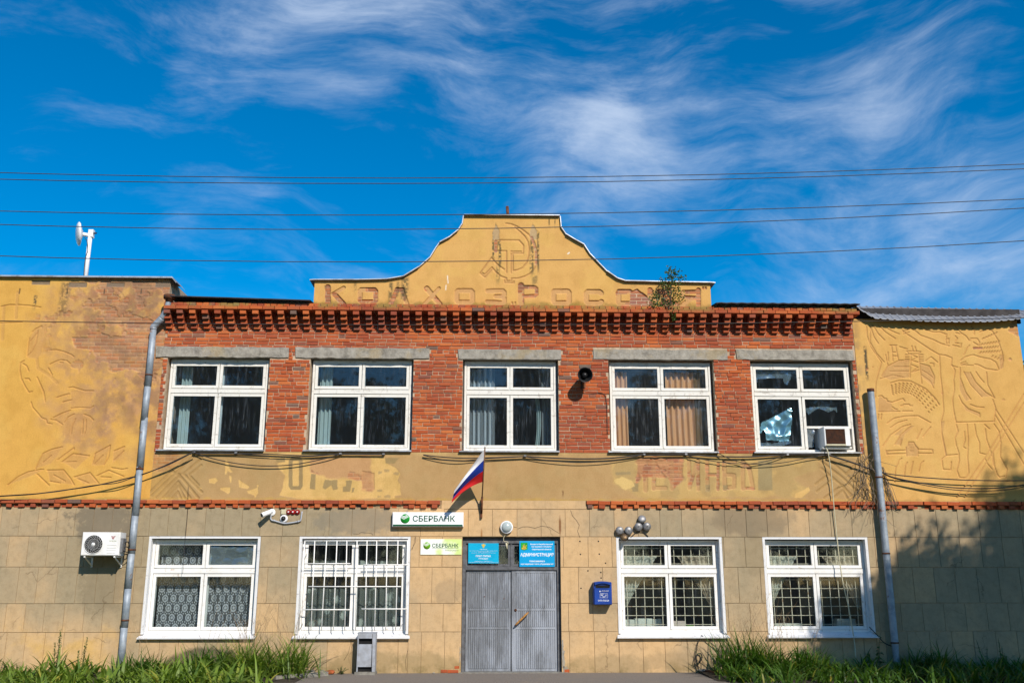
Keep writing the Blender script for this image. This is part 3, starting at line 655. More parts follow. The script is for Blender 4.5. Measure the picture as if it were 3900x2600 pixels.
# ------------------------------------------------------------------ plaster relief sheets
YEL = (.635, .352, .082); OLV = (.43, .275, .120); YEL2 = (.62, .40, .145)
def zp(z, *pts): return [q(z, *p) for p in pts]
def left_wing():
    s = Sheet(-12.4, XL, 3.384, 8.13); s.tint(np.ones_like(s.h), YEL)
    big = s.n(0, .55, 4); s.tint(ss(big, .42, .68) * .35, (.55, .31, .06)); s.tint(ss(s.n(1, 1.3, 5), .5, .68) * .35, (.66, .42, .11))
    # weathered right part, the top coat washed off down to the pink undercoat
    wx = ss(s.X + (s.n(2, 1.4, 5) - .5) * 2.2, -10.3, -8.9) * ss(s.Z + (s.n(3, 1.5, 4) - .5) * 1.6, 4.15, 5.2)
    s.tint(wx * np.clip(.62 + (s.n(4, 6.5, 6) - .5) * 2.0, 0, 1) * .85, (.45, .25, .13)); s.tint(wx * ss(s.n(5, 5.5, 6), .47, .66) * .5, (.34, .19, .11)); s.tint(wx * ss(s.n(0, 7.5, 5), .56, .68) * .6, (.60, .35, .10))
    upp = ss(s.X + (s.n(2, 1.1, 5) - .5) * 1.5, -9.9, -9.0) * ss(s.Z, 6.2, 6.9)
    s.tint(upp * ss(s.n(6, 4.4, 6), .40, .62) * .6, (.25, .15, .085)); s.tint(upp * ss(s.n(1, 8.4, 5), .5, .6) * .55, (.36, .16, .08))
    # bare brick showing in patches
    bm = ss(s.n(7, 2.6, 4) + .22 * ss(s.X, -9.3, -7.9) + .10 * ss(s.Z, 6.1, 6.5) * ss(s.Z, 7.9, 6.9) - .25 * (1 - ss(s.Z, 5.6, 6.3)), .66, .70)
    stripe = s.ragged(zp('Y6', (480, 500), (830, 485), (1060, 470), (1060, 680), (640, 655), (620, 590), (500, 560)), .05, 3, 5)
    top = s.ragged(zp('Y6', (440, 150), (560, 150), (700, 170), (820, 200), (830, 290), (600, 300), (470, 240)), .09, 4, 5)
    edge = s.ragged(zp('Y6', (1060, 480), (1110, 480), (1110, 1560), (1000, 1560), (1060, 900)), .10, 2, 4)
    s.bricks(np.clip(bm * wx + stripe * .95 + top * .5 * ss(s.n(0, 5, 3), .45, .55) + edge * .6 * ss(s.n(1, 4, 3), .38, .5), 0, 1), amt=.72, pal=((.38, .15, .07), (.44, .17, .08), (.34, .17, .11), (.45, .24, .13)))
    s.tint(wx * ss(s.X + (s.n(6, 3, 4) - .5), -9.4, -8.2) * ss(s.n(3, 3.1, 6), .40, .62) * .55, (.23, .135, .08)); s.h += .008 * wx * (s.n(6, 6, 4) - .3) * 1.0
    Lz = lambda *p: zp('Y6', *p)
    fills = [Lz((285,1265),(412,1222),(340,1330),(235,1370)), Lz((410,1322),(485,1267),(592,1282),(500,1370)), Lz((630,1268),(730,1212),(690,1340),(610,1345)), Lz((755,1250),(830,1220),(800,1290),(745,1330)),
             Lz((312,1377),(420,1375),(492,1475),(330,1450)), Lz((492,1422),(595,1393),(655,1465),(560,1470)), Lz((425,1060),(490,1005),(560,1003),(620,1045),(600,1140),(540,1175),(430,1165)),
             Lz((50,1475),(180,1390),(288,1372),(240,1400)), Lz((195,500),(250,430),(300,410),(285,560),(250,640),(185,630)), Lz((350,1030),(465,980),(415,1075)), Lz((470,850),(600,850),(610,960),(470,960))]
    for f in fills: s.tint(s.ragged(f, .012, 5, 9, .012) * .55, (.50, .27, .10)); s.h = np.maximum(s.h, s.ragged(f, .006, 5, 9, .006) * .004)
    lines = [[(160,650),(135,665),(130,710),(140,770),(165,820),(190,860),(212,855)], [(150,670),(175,685),(190,720)], [(165,770),(190,770),(200,785)], [(195,500),(185,560),(180,620),(210,590),(240,530),(250,450)], [(215,460),(235,440),(275,420)],
        [(200,520),(250,460)], [(205,925),(215,960),(250,1000),(275,1030),(305,1040),(312,1065),(345,1070)], [(325,580),(370,578),(420,590),(470,610),(490,625)], [(330,675),(370,655),(400,645),(440,650),(465,670)], [(395,662),(418,664)],
        [(455,830),(480,825),(560,850),(620,850)], [(320,700),(345,745)], [(375,895),(420,880),(460,870)], [(415,925),(475,910)], [(470,965),(530,960),(600,965),(620,950)], [(350,1030),(410,1000),(465,980)], [(335,1040),(370,1045),(415,1075)],
        [(425,1060),(450,1025),(490,1005)], [(555,1005),(595,1020),(620,1045)], [(500,1035),(480,1080),(470,1135)], [(550,1040),(548,1100),(545,1135)], [(570,1040),(568,1110),(558,1138)], [(245,760),(290,860),(300,925)],
        [(285,1265),(340,1240),(412,1222)], [(285,1265),(255,1320),(235,1370)], [(285,1325),(340,1278)], [(382,1308),(440,1265),(490,1228),(490,1240)], [(410,1322),(485,1267),(592,1282)], [(440,1322),(505,1320)], [(630,1268),(730,1212),(720,1290),(690,1340)],
        [(625,1335),(682,1278)], [(632,1270),(615,1330)], [(755,1250),(825,1220)], [(755,1310),(822,1248)], [(740,1360),(810,1372),(845,1365)], [(50,1475),(120,1420),(180,1390),(265,1372),(288,1372)], [(245,1402),(290,1445),(325,1478)],
        [(312,1377),(420,1375),(465,1430),(492,1475)], [(355,1408),(432,1450)], [(330,1450),(400,1462)], [(492,1422),(595,1393),(635,1440),(655,1465)], [(520,1435),(588,1462)], [(640,1415),(720,1378),(820,1418)], [(670,1422),(735,1424)],
        [(5,292),(60,280),(100,280)], [(115,280),(190,285),(270,297)], [(0,400),(145,395)]]
    for l in lines: s.cut(s.dist(Lz(*l)), .016, .020, (.40, .215, .075), .6)
    for l in ([(115,200),(105,370)], [(25,290),(15,510)], [(300,420),(290,560)], [(245,640),(250,700),(330,750),(380,800)]): s.cut(s.dist(Lz(*l)), .06, .006, (.50, .27, .09), .5)
    for x, z in ((270,133),(515,147),(765,147),(1090,148)):                      # blocked joist holes under the coping
        X, Z = q('Y6', x, z); m = ss(np.maximum(np.abs(s.X - X) / .19, np.abs(s.Z - Z) / .05), 1.06, .98); s.tint(m * .9, (.19, .15, .11)); s.h = np.maximum(s.h, m * .02)
    for x in (128, 445, 690, 935): X, Z = q('Y6', x, 190); s.cut(s.dist([(X, Z - .05), (X, Z + .05)]), .02, .02, (.08, .06, .04), .9)
    s.streak(q('Y6', 240, 200)[0], 7.35, 7.75, .05); s.streak(q('Y6', 430, 200)[0], 7.2, 8.05, .16, amt=.5)
    s.tint(ss(s.Z + (s.n(3, 9, 3) - .5) * .06, 3.45, 3.39) * .5, (.22, .19, .05))
    s.build('left_wing_plaster', BLD)['label'] = 'yellow plaster with an incised face and laurel leaves, worn to brick'
left_wing()
def right_wing():
    s = Sheet(XR, 11.195, 3.384, 7.36); s.tint(np.ones_like(s.h), (.625, .37, .12)); s.tint(ss(s.n(0, .8, 4), .45, .65) * .4, (.59, .335, .09)); s.tint(ss(s.n(1, 2.2, 5), .52, .7) * .3, (.64, .42, .13))
    s.tint(ss(s.X, 7.72, 7.52) * ss(s.n(2, 5, 4), .4, .6) * .5, (.28, .19, .10)); s.streak(7.72, 5.9, 6.75, .05)
    s.bricks(ss(s.n(3, 3.2, 4) + .5 * ss(s.X, 10.75, 11.3) * ss(s.Z, 6.6, 7.2), .80, .86), amt=.6)
    Rz = lambda *p: zp('Y4', *p)
    PK = (.50, .285, .115)
    for f in [Rz((330,590),(380,510),(470,465),(550,460),(550,600),(400,620)), Rz((640,490),(710,510),(750,590),(745,670),(650,600)), Rz((305,750),(350,765),(405,795),(415,850),(455,857),(455,868),(305,870)),
              Rz((525,1155),(545,1115),(585,1115),(620,1160),(620,1225),(530,1225)), Rz((435,1135),(480,1060),(560,990),(590,985),(510,1060),(480,1140)), Rz((955,520),(955,600),(1000,720),(1040,775),(1000,790),(950,700)),
              Rz((985,555),(1040,660),(1130,755),(1205,750),(1090,650),(1035,560)), Rz((945,745),(970,800),(1020,850),(1110,885),(1112,915),(1000,860)), Rz((805,950),(830,950),(815,1050),(850,1215),(835,1215)), Rz((1265,420),(1300,420),(1300,520),(1270,540)),
              Rz((480,1060),(430,1060),(510,990))]:
        s.tint(s.ragged(f, .012, 5, 9, .012) * .7, PK); s.h = np.maximum(s.h, s.ragged(f, .005, 5, 9, .006) * .007)
    lines = [[(210,195),(215,270),(245,360),(330,480),(315,530),(285,640),(280,760)], [(240,195),(238,320),(290,410),(350,478)], [(245,205),(270,280),(305,332)], [(262,185),(300,250),(355,305)], [(305,185),(360,240),(440,292)], [(380,215),(430,240),(470,255)],
      [(495,225),(530,255),(600,300),(720,380),(790,420),(800,590),(815,720),(825,870),(805,950),(810,1050),(845,1220)], [(500,195),(560,205),(605,235),(640,265),(740,300),(800,330),(870,350)], [(500,240),(530,225),(555,215)], [(505,255),(550,240)],
      [(640,190),(680,220),(740,240),(800,240),(850,260)], [(790,418),(840,425),(890,445),(885,505),(935,520)], [(890,500),(915,545),(905,620),(910,700),(895,780),(905,870),(925,960)], [(915,190),(960,245),(1000,270),(1030,310)], [(920,245),(955,255)],
      [(915,270),(935,290),(920,310)], [(915,325),(950,330)], [(895,345),(930,350),(960,362),(965,330)], [(835,200),(850,225)], [(845,270),(845,330),(865,330),(865,290),(840,300)], [(1040,190),(1070,230),(1065,260)], [(1035,310),(1040,290),(1090,290),(1110,320),(1105,350)],
      [(1060,320),(1100,345)], [(1110,240),(1180,215),(1210,230),(1255,300),(1290,400),(1300,470),(1280,530)], [(960,465),(1000,435),(1060,420),(1120,440),(1200,455),(1240,480),(1265,535),(1255,545),(1160,530),(1100,500),(1070,495)], [(960,490),(1000,475)], [(965,500),(1010,490)],
      [(960,500),(1060,505)], [(985,420),(1010,370),(1030,345)], [(955,520),(955,600),(1000,720),(1040,775)], [(985,555),(1040,660),(1130,755)], [(1035,560),(1080,640),(1160,720),(1225,760)], [(1080,555),(1110,600),(1145,640)], [(1165,560),(1175,660),(1230,765)],
      [(945,745),(970,800),(1020,850),(1110,885),(1112,915)], [(1035,815),(1090,835),(1145,840)], [(925,957),(1230,950)], [(1215,775),(1240,850),(1225,950)], [(925,975),(940,1030),(915,1080),(925,1140),(945,1200),(950,1260),(930,1340),(950,1395),(1000,1400),(1025,1360),(1015,1240),(1020,1090),(1010,970)],
      [(990,1030),(995,1100),(980,1150),(1000,1165)], [(1070,970),(1085,1060),(1110,1120),(1110,1200),(1155,1212)], [(1150,975),(1190,1010)], [(1155,1010),(1165,1090),(1190,1160),(1215,1240),(1220,1300)], [(1155,1250),(1175,1290),(1210,1330)],
      [(1225,970),(1265,1030),(1280,1120),(1275,1230),(1330,1330),(1320,1400)], [(1215,1190),(1230,1310),(1250,1370),(1270,1395),(1310,1385)], [(845,1220),(935,1213)], [(845,1220),(810,1250),(820,1330),(880,1335),(885,1270)],
      [(925,1560),(1160,1230),(1463,730)], [(985,1560),(1200,1220),(1463,800)], [(1235,850),(1463,1200)], [(1235,900),(1463,1290)], [(395,345),(450,345)], [(410,345),(420,470)], [(440,345),(465,465)], [(420,400),(445,400)], [(420,430),(455,430)], [(380,400),(385,470)], [(362,420),(378,500)],
      [(525,390),(640,395)], [(535,395),(545,412),(630,412),(640,395)], [(565,412),(555,600)], [(625,412),(650,650)], [(570,500),(620,520),(570,560),(630,540)], [(570,420),(615,440),(570,465),(620,480)], [(570,350),(580,390)], [(595,355),(605,390)],
      [(330,590),(380,510),(470,465),(550,460)], [(430,515),(550,515)], [(395,550),(545,550)], [(320,610),(420,580),(510,600)], [(640,490),(710,510),(750,590),(745,650)], [(650,540),(700,570),(750,610)], [(650,580),(720,630),(745,685)], [(680,470),(725,437),(775,480)], [(715,487),(745,490),(745,515)],
      [(400,645),(470,625),(560,630),(680,690),(760,770),(790,820)], [(305,750),(330,745),(350,765),(370,770),(375,790),(405,795)], [(410,800),(500,768),(515,790)], [(305,873),(475,870)], [(415,835),(435,850),(455,855)], [(480,825),(500,825),(505,815),(550,815),(555,825),(575,825)], [(495,868),(575,868)],
      [(375,965),(430,925),(520,908),(620,905),(720,960)], [(400,1000),(460,960),(530,940)], [(340,1145),(400,1060),(500,990),(560,975)], [(435,1135),(480,1060),(560,990)], [(480,1145),(490,1090)], [(610,1090),(650,1010)], [(660,1070),(720,995)],
      [(375,1185),(525,1178)], [(375,1210),(525,1205)], [(375,1185),(375,1210)], [(365,1180),(372,1215)], [(620,1172),(735,1175),(738,1205),(620,1203)], [(545,1145),(545,1115),(585,1115),(600,1145),(620,1165),(620,1225)], [(525,1155),(530,1225)], [(555,1160),(585,1160)], [(555,1178),(585,1178)], [(560,1190),(585,1190)],
      [(435,1435),(440,1330),(470,1260),(490,1243)], [(510,1390),(520,1300),(535,1275)], [(560,1370),(580,1270)], [(625,1350),(640,1290),(665,1265)], [(470,355),(535,375)], [(305,890),(300,930)], [(330,890),(325,930)]]
    for l in lines: s.cut(s.dist(Rz(*l)), .016, .020, (.45, .25, .10), .6)
    ticks = []
    for y in (420, 438, 455, 470): ticks += [[(518, y), (545, y)], [(632, y), (660, y)]]
    for (ax, ay), (bx, by), n in (((1130,300),(1235,255),6), ((1120,345),(1255,325),7), ((1110,410),(1265,400),8), ((1205,440),(1275,465),4), ((1140,375),(1250,365),6)):
        for k in range(n): x, y = ax + (bx - ax) * k / (n - 1), ay + (by - ay) * k / (n - 1); ticks.append([(x, y), (x + 12, y - 14)])
    for k in range(13):
        t = k / 12; x, y = 405 + 375 * t, 648 - 45 * math.sin(t * 2.6) + 165 * t * t; dx, dy = (500 - x) * .06 - 3, 17
        for r in range(5): ticks.append([(x + dx * r, y + 12 + dy * r), (x + dx * r + 8, y + 22 + dy * r)])
    for l in ticks: s.cut(s.dist(Rz(*l)), .018, .02, (.38, .21, .08), .7)
    s.bricks(ss(np.maximum(np.abs(s.X - q('Y4', 1095, 365)[0]) / .105, np.abs(s.Z - q('Y4', 1095, 365)[1]) / .025), 1.1, .95), amt=1.)
    s.tint(ss(s.Z + (s.n(3, 9, 3) - .5) * .06, 3.45, 3.39) * .4, (.25, .19, .07))
    s.build('right_wing_plaster', BLD)['label'] = 'yellow plaster with an incised worker, wheat sheaf, pylons and fields'
right_wing()
# pediment outline
PED = [(-4.32, 8.12), (-3.4, 8.13), (-2.75, 8.15), (-2.38, 8.22), (-2.05, 8.44), (-1.80, 8.68), (-1.68, 8.90), (-1.60, 9.02), (-1.38, 9.15), (-1.20, 9.31), (-1.10, 9.48), (-1.075, 9.67),
       (1.068, 9.68), (1.085, 9.42), (1.20, 9.24), (1.42, 9.10), (1.60, 9.00), (1.72, 8.80), (1.90, 8.60), (2.10, 8.38), (2.32, 8.22), (2.50, 8.16), (3.2, 8.15), (4.39, 8.14)]
def pediment():
    px, pz = [p[0] for p in PED], [p[1] for p in PED]
    s = Sheet(-4.32, 4.39, 7.535, lambda x: np.interp(x, px, pz)); s.tint(np.ones_like(s.h), (.615, .355, .112)); s.tint(ss(s.n(0, .9, 4), .45, .65) * .4, (.55, .31, .09)); s.tint(ss(s.n(1, 2.4, 5), .55, .7) * .3, (.64, .41, .11))
    s.tint(ss(s.Z + (s.n(3, 5, 4) - .5) * .28, 7.74, 7.56) * .8, (.25, .175, .035)); s.tint(ss(s.Z + (s.n(4, 9, 4) - .5) * .2, 7.68, 7.55) * .5, (.15, .12, .05))
    K = (.50, .285, .125)
    def st(z, pts, w, closed=False, brick=0.):
        sc = .90 / (ZM[z][2] * 173.); d = s.dist(zp(z, *pts), .25, closed); m = ss(d, w * sc / 2 + .006, w * sc / 2 - .003); s.h = np.maximum(s.h, m * .024)
        s.tint(m * .72, K)
        rim = m * ss(s.n(2, 8, 3), .35, .6); s.tint(rim * .25, (.55, .32, .12))
        if brick: s.bricks(m * ss(s.n(6, 4.5, 3), .62 - brick * .35, .66 - brick * .35), amt=.85, depth=.026)
    st('B3', [(205,220),(205,416)], 68, brick=.8); st('B3', [(388,228),(262,302)], 46); st('B3', [(282,302),(384,414)], 62, brick=.75)
    st('B3', [(590,250),(740,250),(755,268),(755,372),(740,390),(590,390),(575,372),(575,268)], 58, True, brick=.4)
    st('B3', [(925,418),(1005,246)], 58, brick=.6); st('B3', [(1000,250),(1062,250)], 55, brick=.8); st('B3', [(1058,250),(1118,425)], 50, brick=.4)
    st('B3', [(1342,236),(1492,420)], 66, brick=.25); st('B3', [(1482,236),(1312,420)], 44)
    st('B3', [(1700,262),(1852,262),(1866,278),(1866,380),(1850,394),(1702,394),(1687,378),(1687,278)], 58, True)
    st('B3', [(2040,266),(2215,262),(2232,280),(2232,310),(2205,328),(2135,328)], 56); st('B3', [(2205,330),(2234,352),(2234,388),(2214,402),(2036,392)], 56)
    st('B4', [(30,398),(30,418)], 20); st('B4', [(64,398),(64,418)], 20)
    st('B4', [(132,202),(132,418)], 76, brick=.25); st('B4', [(132,218),(290,222),(312,240),(312,305),(290,322),(180,326)], 44, brick=.4)
    st('B4', [(515,268),(672,268),(684,284),(684,385),(668,402),(520,402),(508,385),(508,284)], 62, True)
    st('B4', [(1054,294),(1050,284),(1036,274),(900,274),(884,290),(884,385),(900,402),(1036,402),(1052,394),(1056,388)], 64)
    st('B4', [(1380,272),(1262,272),(1252,290),(1252,395),(1262,410),(1380,410)], 66, brick=.5); st('B4', [(1616,255),(1616,420)], 66, brick=.6); st('B4', [(1760,255),(1640,420)], 50, brick=.5); st('B4', [(1790,255),(1790,420)], 60, brick=.5)
    st('B4', [(2172,252),(2172,434)], 58, brick=.8); st('B4', [(2172,272),(2000,276),(1985,300),(2000,338),(2172,346)], 50, brick=.9); st('B4', [(2085,350),(1985,432)], 60, brick=.8)
    for x in (2225, 2256): st('B4', [(x, 226), (x, 240)], 22, brick=1.)
    gap = s.ragged(zp('B4', (1395,270),(1470,250),(1580,330),(1640,360),(1650,440),(1390,440)), .03, 3, 8); s.bricks(gap, amt=.95, depth=.03, pal=((.33, .13, .09), (.36, .15, .10), (.40, .15, .08), (.30, .14, .11)))
    gap = s.ragged(zp('B4', (1700,240),(1960,250),(1960,440),(1700,440)), .06, 4, 6); s.bricks(gap * ss(s.n(5, 5, 3), .42, .5), amt=.9, depth=.024)
    E = [[(680,175),(780,185),(900,230),(1020,300),(1160,410),(1250,560),(1310,680),(1330,800),(1320,950),(1280,1080),(1200,1190),(1080,1260),(940,1300),(800,1305)], [(860,245),(960,330),(1080,450),(1140,560),(1160,680),(1150,850),(1110,980),(1020,1090),(920,1130),(835,1145)],
         [(460,515),(950,518),(1045,625),(1040,790),(825,785),(830,1145)], [(790,750),(1000,755)], [(500,740),(695,740),(695,1185)], [(460,515),(455,740),(500,740)], [(790,790),(790,1185)], [(695,1300),(695,1355),(800,1355),(800,1305)], [(660,1340),(660,1390),(845,1395),(845,1360)],
         [(385,875),(480,990),(560,1060),(650,1120)], [(385,875),(150,1195),(250,1280),(395,1125)], [(200,1195),(245,1225),(395,1075),(480,1180),(580,1260),(690,1300)]]
    for l in E: s.cut(s.dist(zp('B5', *l)), .030, .014, (.49, .27, .11), .5); s.cut(s.dist([(x + .004, z + .012) for x, z in zp('B5', *l)]), .012, .024, (.34, .18, .07), .5)
    for z, x, y0, y1, w, a in (('B5',430,330,1000,.035,.9), ('B5',560,500,1150,.045,.85), ('B5',1215,420,1300,.06,.8), ('B5',1340,300,1250,.035,.8), ('B5',1580,60,330,.022,.9), ('B5',1700,60,330,.022,.8), ('B5',520,1000,1480,.06,.6), ('B5',1280,1200,1560,.09,.55), ('B3',180,165,300,.03,.6), ('B3',520,165,330,.05,.5),
                                ('B3',930,160,430,.06,.75), ('B3',1090,100,430,.12,.75), ('B3',1010,150,430,.05,.5), ('B4',1420,180,260,.1,.5), ('B5',480,150,340,.02,.9), ('B5',1235,150,260,.02,.9)):
        s.streak(q(z, x, y0)[0], q(z, x, y1)[1], q(z, x, y0)[1], w, (.12, .095, .045), a)
    for x in (480, 1245):
        m = s.ragged(zp('B5', (x - 70, 330), (x - 20, 200), (x + 20, 200), (x + 75, 330), (x + 70, 500), (x - 65, 500)), .02, 2, 9); s.tint(m * .8, (.42, .31, .18)); s.tint(ss(s.dist(zp('B5', (x, 300))), .32, .1) * .4, (.42, .25, .02))
        s.h = np.maximum(s.h, m * .012)
    s.bricks(ss(s.dist(zp('B5', (1215,450),(1270,600),(1305,760),(1305,1000))), .035, .02), amt=.8, depth=.022, pal=((.52, .30, .17), (.42, .18, .10), (.55, .36, .2), (.4, .17, .09)), course=.06); s.bricks(ss(s.dist(zp('B5', (480,530),(475,740))), .04, .03), amt=.8, depth=.022)
    for z, pts in (('B3', [(1580,90),(1588,175)]), ('B3', [(1565,200),(1562,250)])): s.tint(ss(s.dist(zp(z, *pts)), .016, .006), (.75, .68, .55))
    X = zp('Z4', (1470,258),(1478,252)); s.tint(ss(s.dist(X), .02, .01), (.75, .68, .55))
    P = BLD
    s.build('pediment_plaster', P)['label'] = 'yellow plaster gable with hammer and sickle and sunken Cyrillic letters'
    b = MB()
    for (a, za), (c, zc) in zip(PED[:-1], PED[1:]):
        b.add([(a, .034, 7.5), (c, .034, 7.5), (c, .034, zc - .004), (a, .034, za - .004), (a, .4, 7.5), (c, .4, 7.5), (c, .4, zc - .004), (a, .4, za - .004)], [(0, 1, 2, 3), (4, 7, 6, 5), (3, 2, 6, 7), (0, 4, 5, 1)])
    for x in (PED[0], PED[-1]): b.add([(x[0], 0, 7.5), (x[0], .4, 7.5), (x[0], .4, x[1]), (x[0], 0, x[1])], [(0, 1, 2, 3)])
    b.build('pediment_wall', 'mortar', BLD)
    # sheet-metal coping that follows the curve
    b = MB(); pts = [(PED[0][0] - .10, PED[0][1] - .01)] + PED + [(PED[-1][0] + .10, PED[-1][1] - .01)]
    for (a, za), (c, zc) in zip(pts[:-1], pts[1:]):
        nx, nz = -(zc - za), (c - a); l = math.hypot(nx, nz); nx, nz = nx / l * .022, nz / l * .022; steep = abs(zc - za) > abs(c - a) * .9; ov = .05 if steep else .075
        lo = .004
        b.add([(a + nx * .15, -ov, za + nz * .15 + lo), (c + nx * .15, -ov, zc + nz * .15 + lo), (c + nx, -ov, zc + nz + lo), (a + nx, -ov, za + nz + lo), (a + nx * .15, .46, za + nz * .15 + lo), (c + nx * .15, .46, zc + nz * .15 + lo), (c + nx, .46, zc + nz + lo), (a + nx, .46, za + nz + lo)],
              [(0, 1, 2, 3), (3, 2, 6, 7), (0, 4, 5, 1), (4, 7, 6, 5)])
    b.build('coping', 'coping', BLD)
    part('vent_pipe', 'rust', BLD); 
    o = bpy.data.objects['vent_pipe']; bpy.data.objects.remove(o)
pediment()
def band():
    s = Sheet(XL + .001, XR - .001, 3.384, 4.378); s.tint(np.ones_like(s.h), OLV); s.tint(ss(s.n(0, .9, 5), .42, .66) * .4, (.33, .225, .088)); s.tint(ss(s.n(1, 5, 4), .55, .7) * .2, (.42, .30, .14))
    lm = ss(s.X + (s.n(2, 2, 4) - .5) * .6, -6.75, -7.2); s.tint(lm * .75, (.47, .28, .085)); s.bricks(lm * ss(s.Z + (s.n(3, 3, 3) - .5) * .5, 4.0, 4.2) * .8, amt=.7)
    big = s.ragged(zp('B2', (90,20),(110,110),(220,100),(360,95),(360,160),(240,180),(260,265),(360,370),(345,450),(320,590),(275,690),(420,720),(700,760),(1200,760),(1700,740),(1900,745),(2120,740),(2115,700),(2220,690),(2200,520),(2165,440),(2215,360),(2120,240),(1990,190),(1950,100),(1700,60),(1200,60),(700,0)), .02, 4, 9, .008)
    s.tint(big, YEL2); s.h += .003 * big
    s.tint(big * ss(s.n(5, 3, 5), .48, .66) * .45, (.47, .31, .10))
    br = s.ragged(zp('B2', (780,100),(1200,60),(1700,60),(1770,230),(1790,600),(1590,600),(1560,480),(1430,440),(1180,430),(1040,420),(860,340),(780,330)), .09, 6, 4, .03); s.tint(br * .85, (.46, .26, .125)); s.bricks(br * ss(s.n(7, 3.6, 4), .50, .60), amt=.55, depth=.008)
    rc = s.ragged(zp('B2', (1590,300),(1790,340),(1790,600),(1590,600)), .006, 3, 9, .006); s.h = np.maximum(s.h, rc * .015); s.tint(rc * .7, (.48, .26, .12))
    def keep(pts, amp=.012): m = s.ragged(zp('B2', *pts), amp, 3, 10, .007); s.tint(m, (.315, .225, .10)); s.h = s.h * (1 - m)
    o1 = s.dist(zp('B2', (480,110),(590,110),(612,150),(612,540),(590,575),(470,575),(448,540),(448,150)), .2, True); m = ss(o1, .044, .036); s.tint(m, (.30, .215, .10))
    keep([(780,355),(850,360),(850,470),(840,600),(755,590)]); keep([(1000,435),(1100,450),(1195,445),(1205,590),(1130,610),(1100,530),(1000,600),(960,575)]); keep([(1335,460),(1435,455),(1400,640),(1285,635),(1285,555),(1335,540)]); keep([(1440,570),(1470,575),(1455,640),(1425,645)]); keep([(220,105),(360,98),(358,155),(225,165)])
    keep([(1960,100),(2190,95),(2110,185),(1970,185)]); 
    for x, y, r in ((1990,300,40), (1880,335,25), (2130,345,50), (1870,620,45), (1990,715,45), (1870,715,35)): s.tint(s.ragged(zp('B2', (x - r, y - 18), (x + r, y - 18), (x + r, y + 18), (x - r, y + 18)), .03, 2, 10) * .6, (.28, .21, .11))
    for poly in ([(690,110),(712,120),(725,180),(755,215),(735,222),(710,205),(697,240),(685,225),(690,170)], [(725,245),(742,250),(745,310),(730,305)], [(550,275),(610,262),(625,290),(600,315),(555,305)], [(805,280),(850,310),(900,340),(880,360),(810,345)], [(650,350),(735,345),(732,385),(715,400),(650,365)],
                 [(875,375),(905,370),(965,350),(970,395),(945,440),(935,410),(885,400)], [(460,345),(490,355),(465,365)], [(960,325),(972,330),(965,350)]): m = s.ragged(zp('Y2', *poly), .012, 6, 12, .006); s.tint(m, YEL2); s.h += .004 * m
    def chev(z, sgn, pts):
        for l in pts: d = s.dist(zp(z, *l)); s.cut(d, .045, .012, (.36, .225, .085), .6)
    chev('Y2', 1, [[(60,420),(290,205),(440,60)], [(100,440),(300,240)], [(45,390),(240,200)], [(190,440),(290,330),(340,440)], [(240,440),(285,385),(310,440)], [(140,185),(290,235),(460,440)], [(190,170),(300,260)], [(330,235),(490,100)], [(345,245),(490,390)], [(385,250),(460,330)], [(385,240),(485,160)], [(160,440),(285,300),(390,440)], [(300,150),(390,60)]])
    chev('Y3', -1, [[(1655,85),(1820,210),(1970,350)], [(1700,65),(1850,190)], [(1680,150),(1810,260),(1915,360)], [(1700,355),(1825,265),(1900,360)], [(1755,360),(1830,300),(1860,360)], [(1650,310),(1760,225)], [(1850,190),(1960,80)], [(1860,200),(1975,310)], [(1900,205),(1950,260)], [(1640,260),(1720,200)]])
    # right hand patch with the remains of sunken letters
    rp = s.ragged(zp('Y3', (235,120),(400,70),(760,75),(1000,70),(1350,80),(1650,100),(1640,160),(1480,220),(1600,290),(1560,350),(1200,340),(800,360),(420,350),(330,300),(250,250)), .05, 5, 4, .04); s.tint(rp * .85, (.51, .345, .13)); s.tint(rp * ss(s.n(5, 3, 5), .45, .62) * .6, (.36, .25, .11))
    bz = s.ragged(zp('B1', (350,75),(560,65),(930,85),(940,330),(830,480),(760,320),(540,330),(430,320),(340,420),(345,250)), .06, 6, 5, .03); s.tint(bz * .85, (.42, .20, .105)); s.bricks(bz * ss(s.n(7, 3.4, 4), .44, .54), amt=.75, depth=.016)
    LT = (.43, .235, .11)
    for l, w in (([(465,330),(465,490)],64), ([(360,135),(760,135)],55), ([(570,120),(570,470)],60), ([(570,462),(720,462)],58), ([(570,290),(680,290)],50), ([(805,130),(805,470)],60), ([(805,140),(905,140),(915,280),(805,300)],55), ([(1020,115),(1030,460)],54), ([(1135,112),(1140,480)],50), ([(1035,420),(1120,150)],52),
                 ([(1252,112),(1258,480)],50), ([(1395,150),(1392,480)],40), ([(1265,292),(1390,292)],40), ([(1475,130),(1478,470)],60), ([(1475,130),(1610,135)],50), ([(1475,290),(1600,300),(1600,450),(1475,460)],56), ([(1712,120),(1712,470)],60), ([(1720,150),(1790,200),(1840,460)],60), ([(1712,462),(1850,470)],40)):
        d = s.dist(zp('B1', *l)); sc = .92 / (3.36 * 182.); m = ss(d, w * sc / 2 + .006, w * sc / 2 - .004); s.h = np.maximum(s.h, m * .013); s.tint(m * .55, LT); s.bricks(m * ss(s.n(2, 4.2, 3), .54, .60), amt=.6, depth=.017)
    m = s.ragged(zp('B1', (1905,110),(2085,110),(2090,490),(1905,490)), .01, 2, 9); s.tint(m * .85, (.295, .235, .12))
    for poly in ([(75,260),(270,250),(280,290),(90,300)], [(270,400),(375,400),(375,505),(300,510)], [(1235,420),(1290,420),(1290,510),(1230,510)], [(1455,420),(1520,430),(1520,490),(1460,490)]): m = s.ragged(zp('B1', *poly), .012, 3, 10); s.tint(m * .9, (.30, .225, .11))
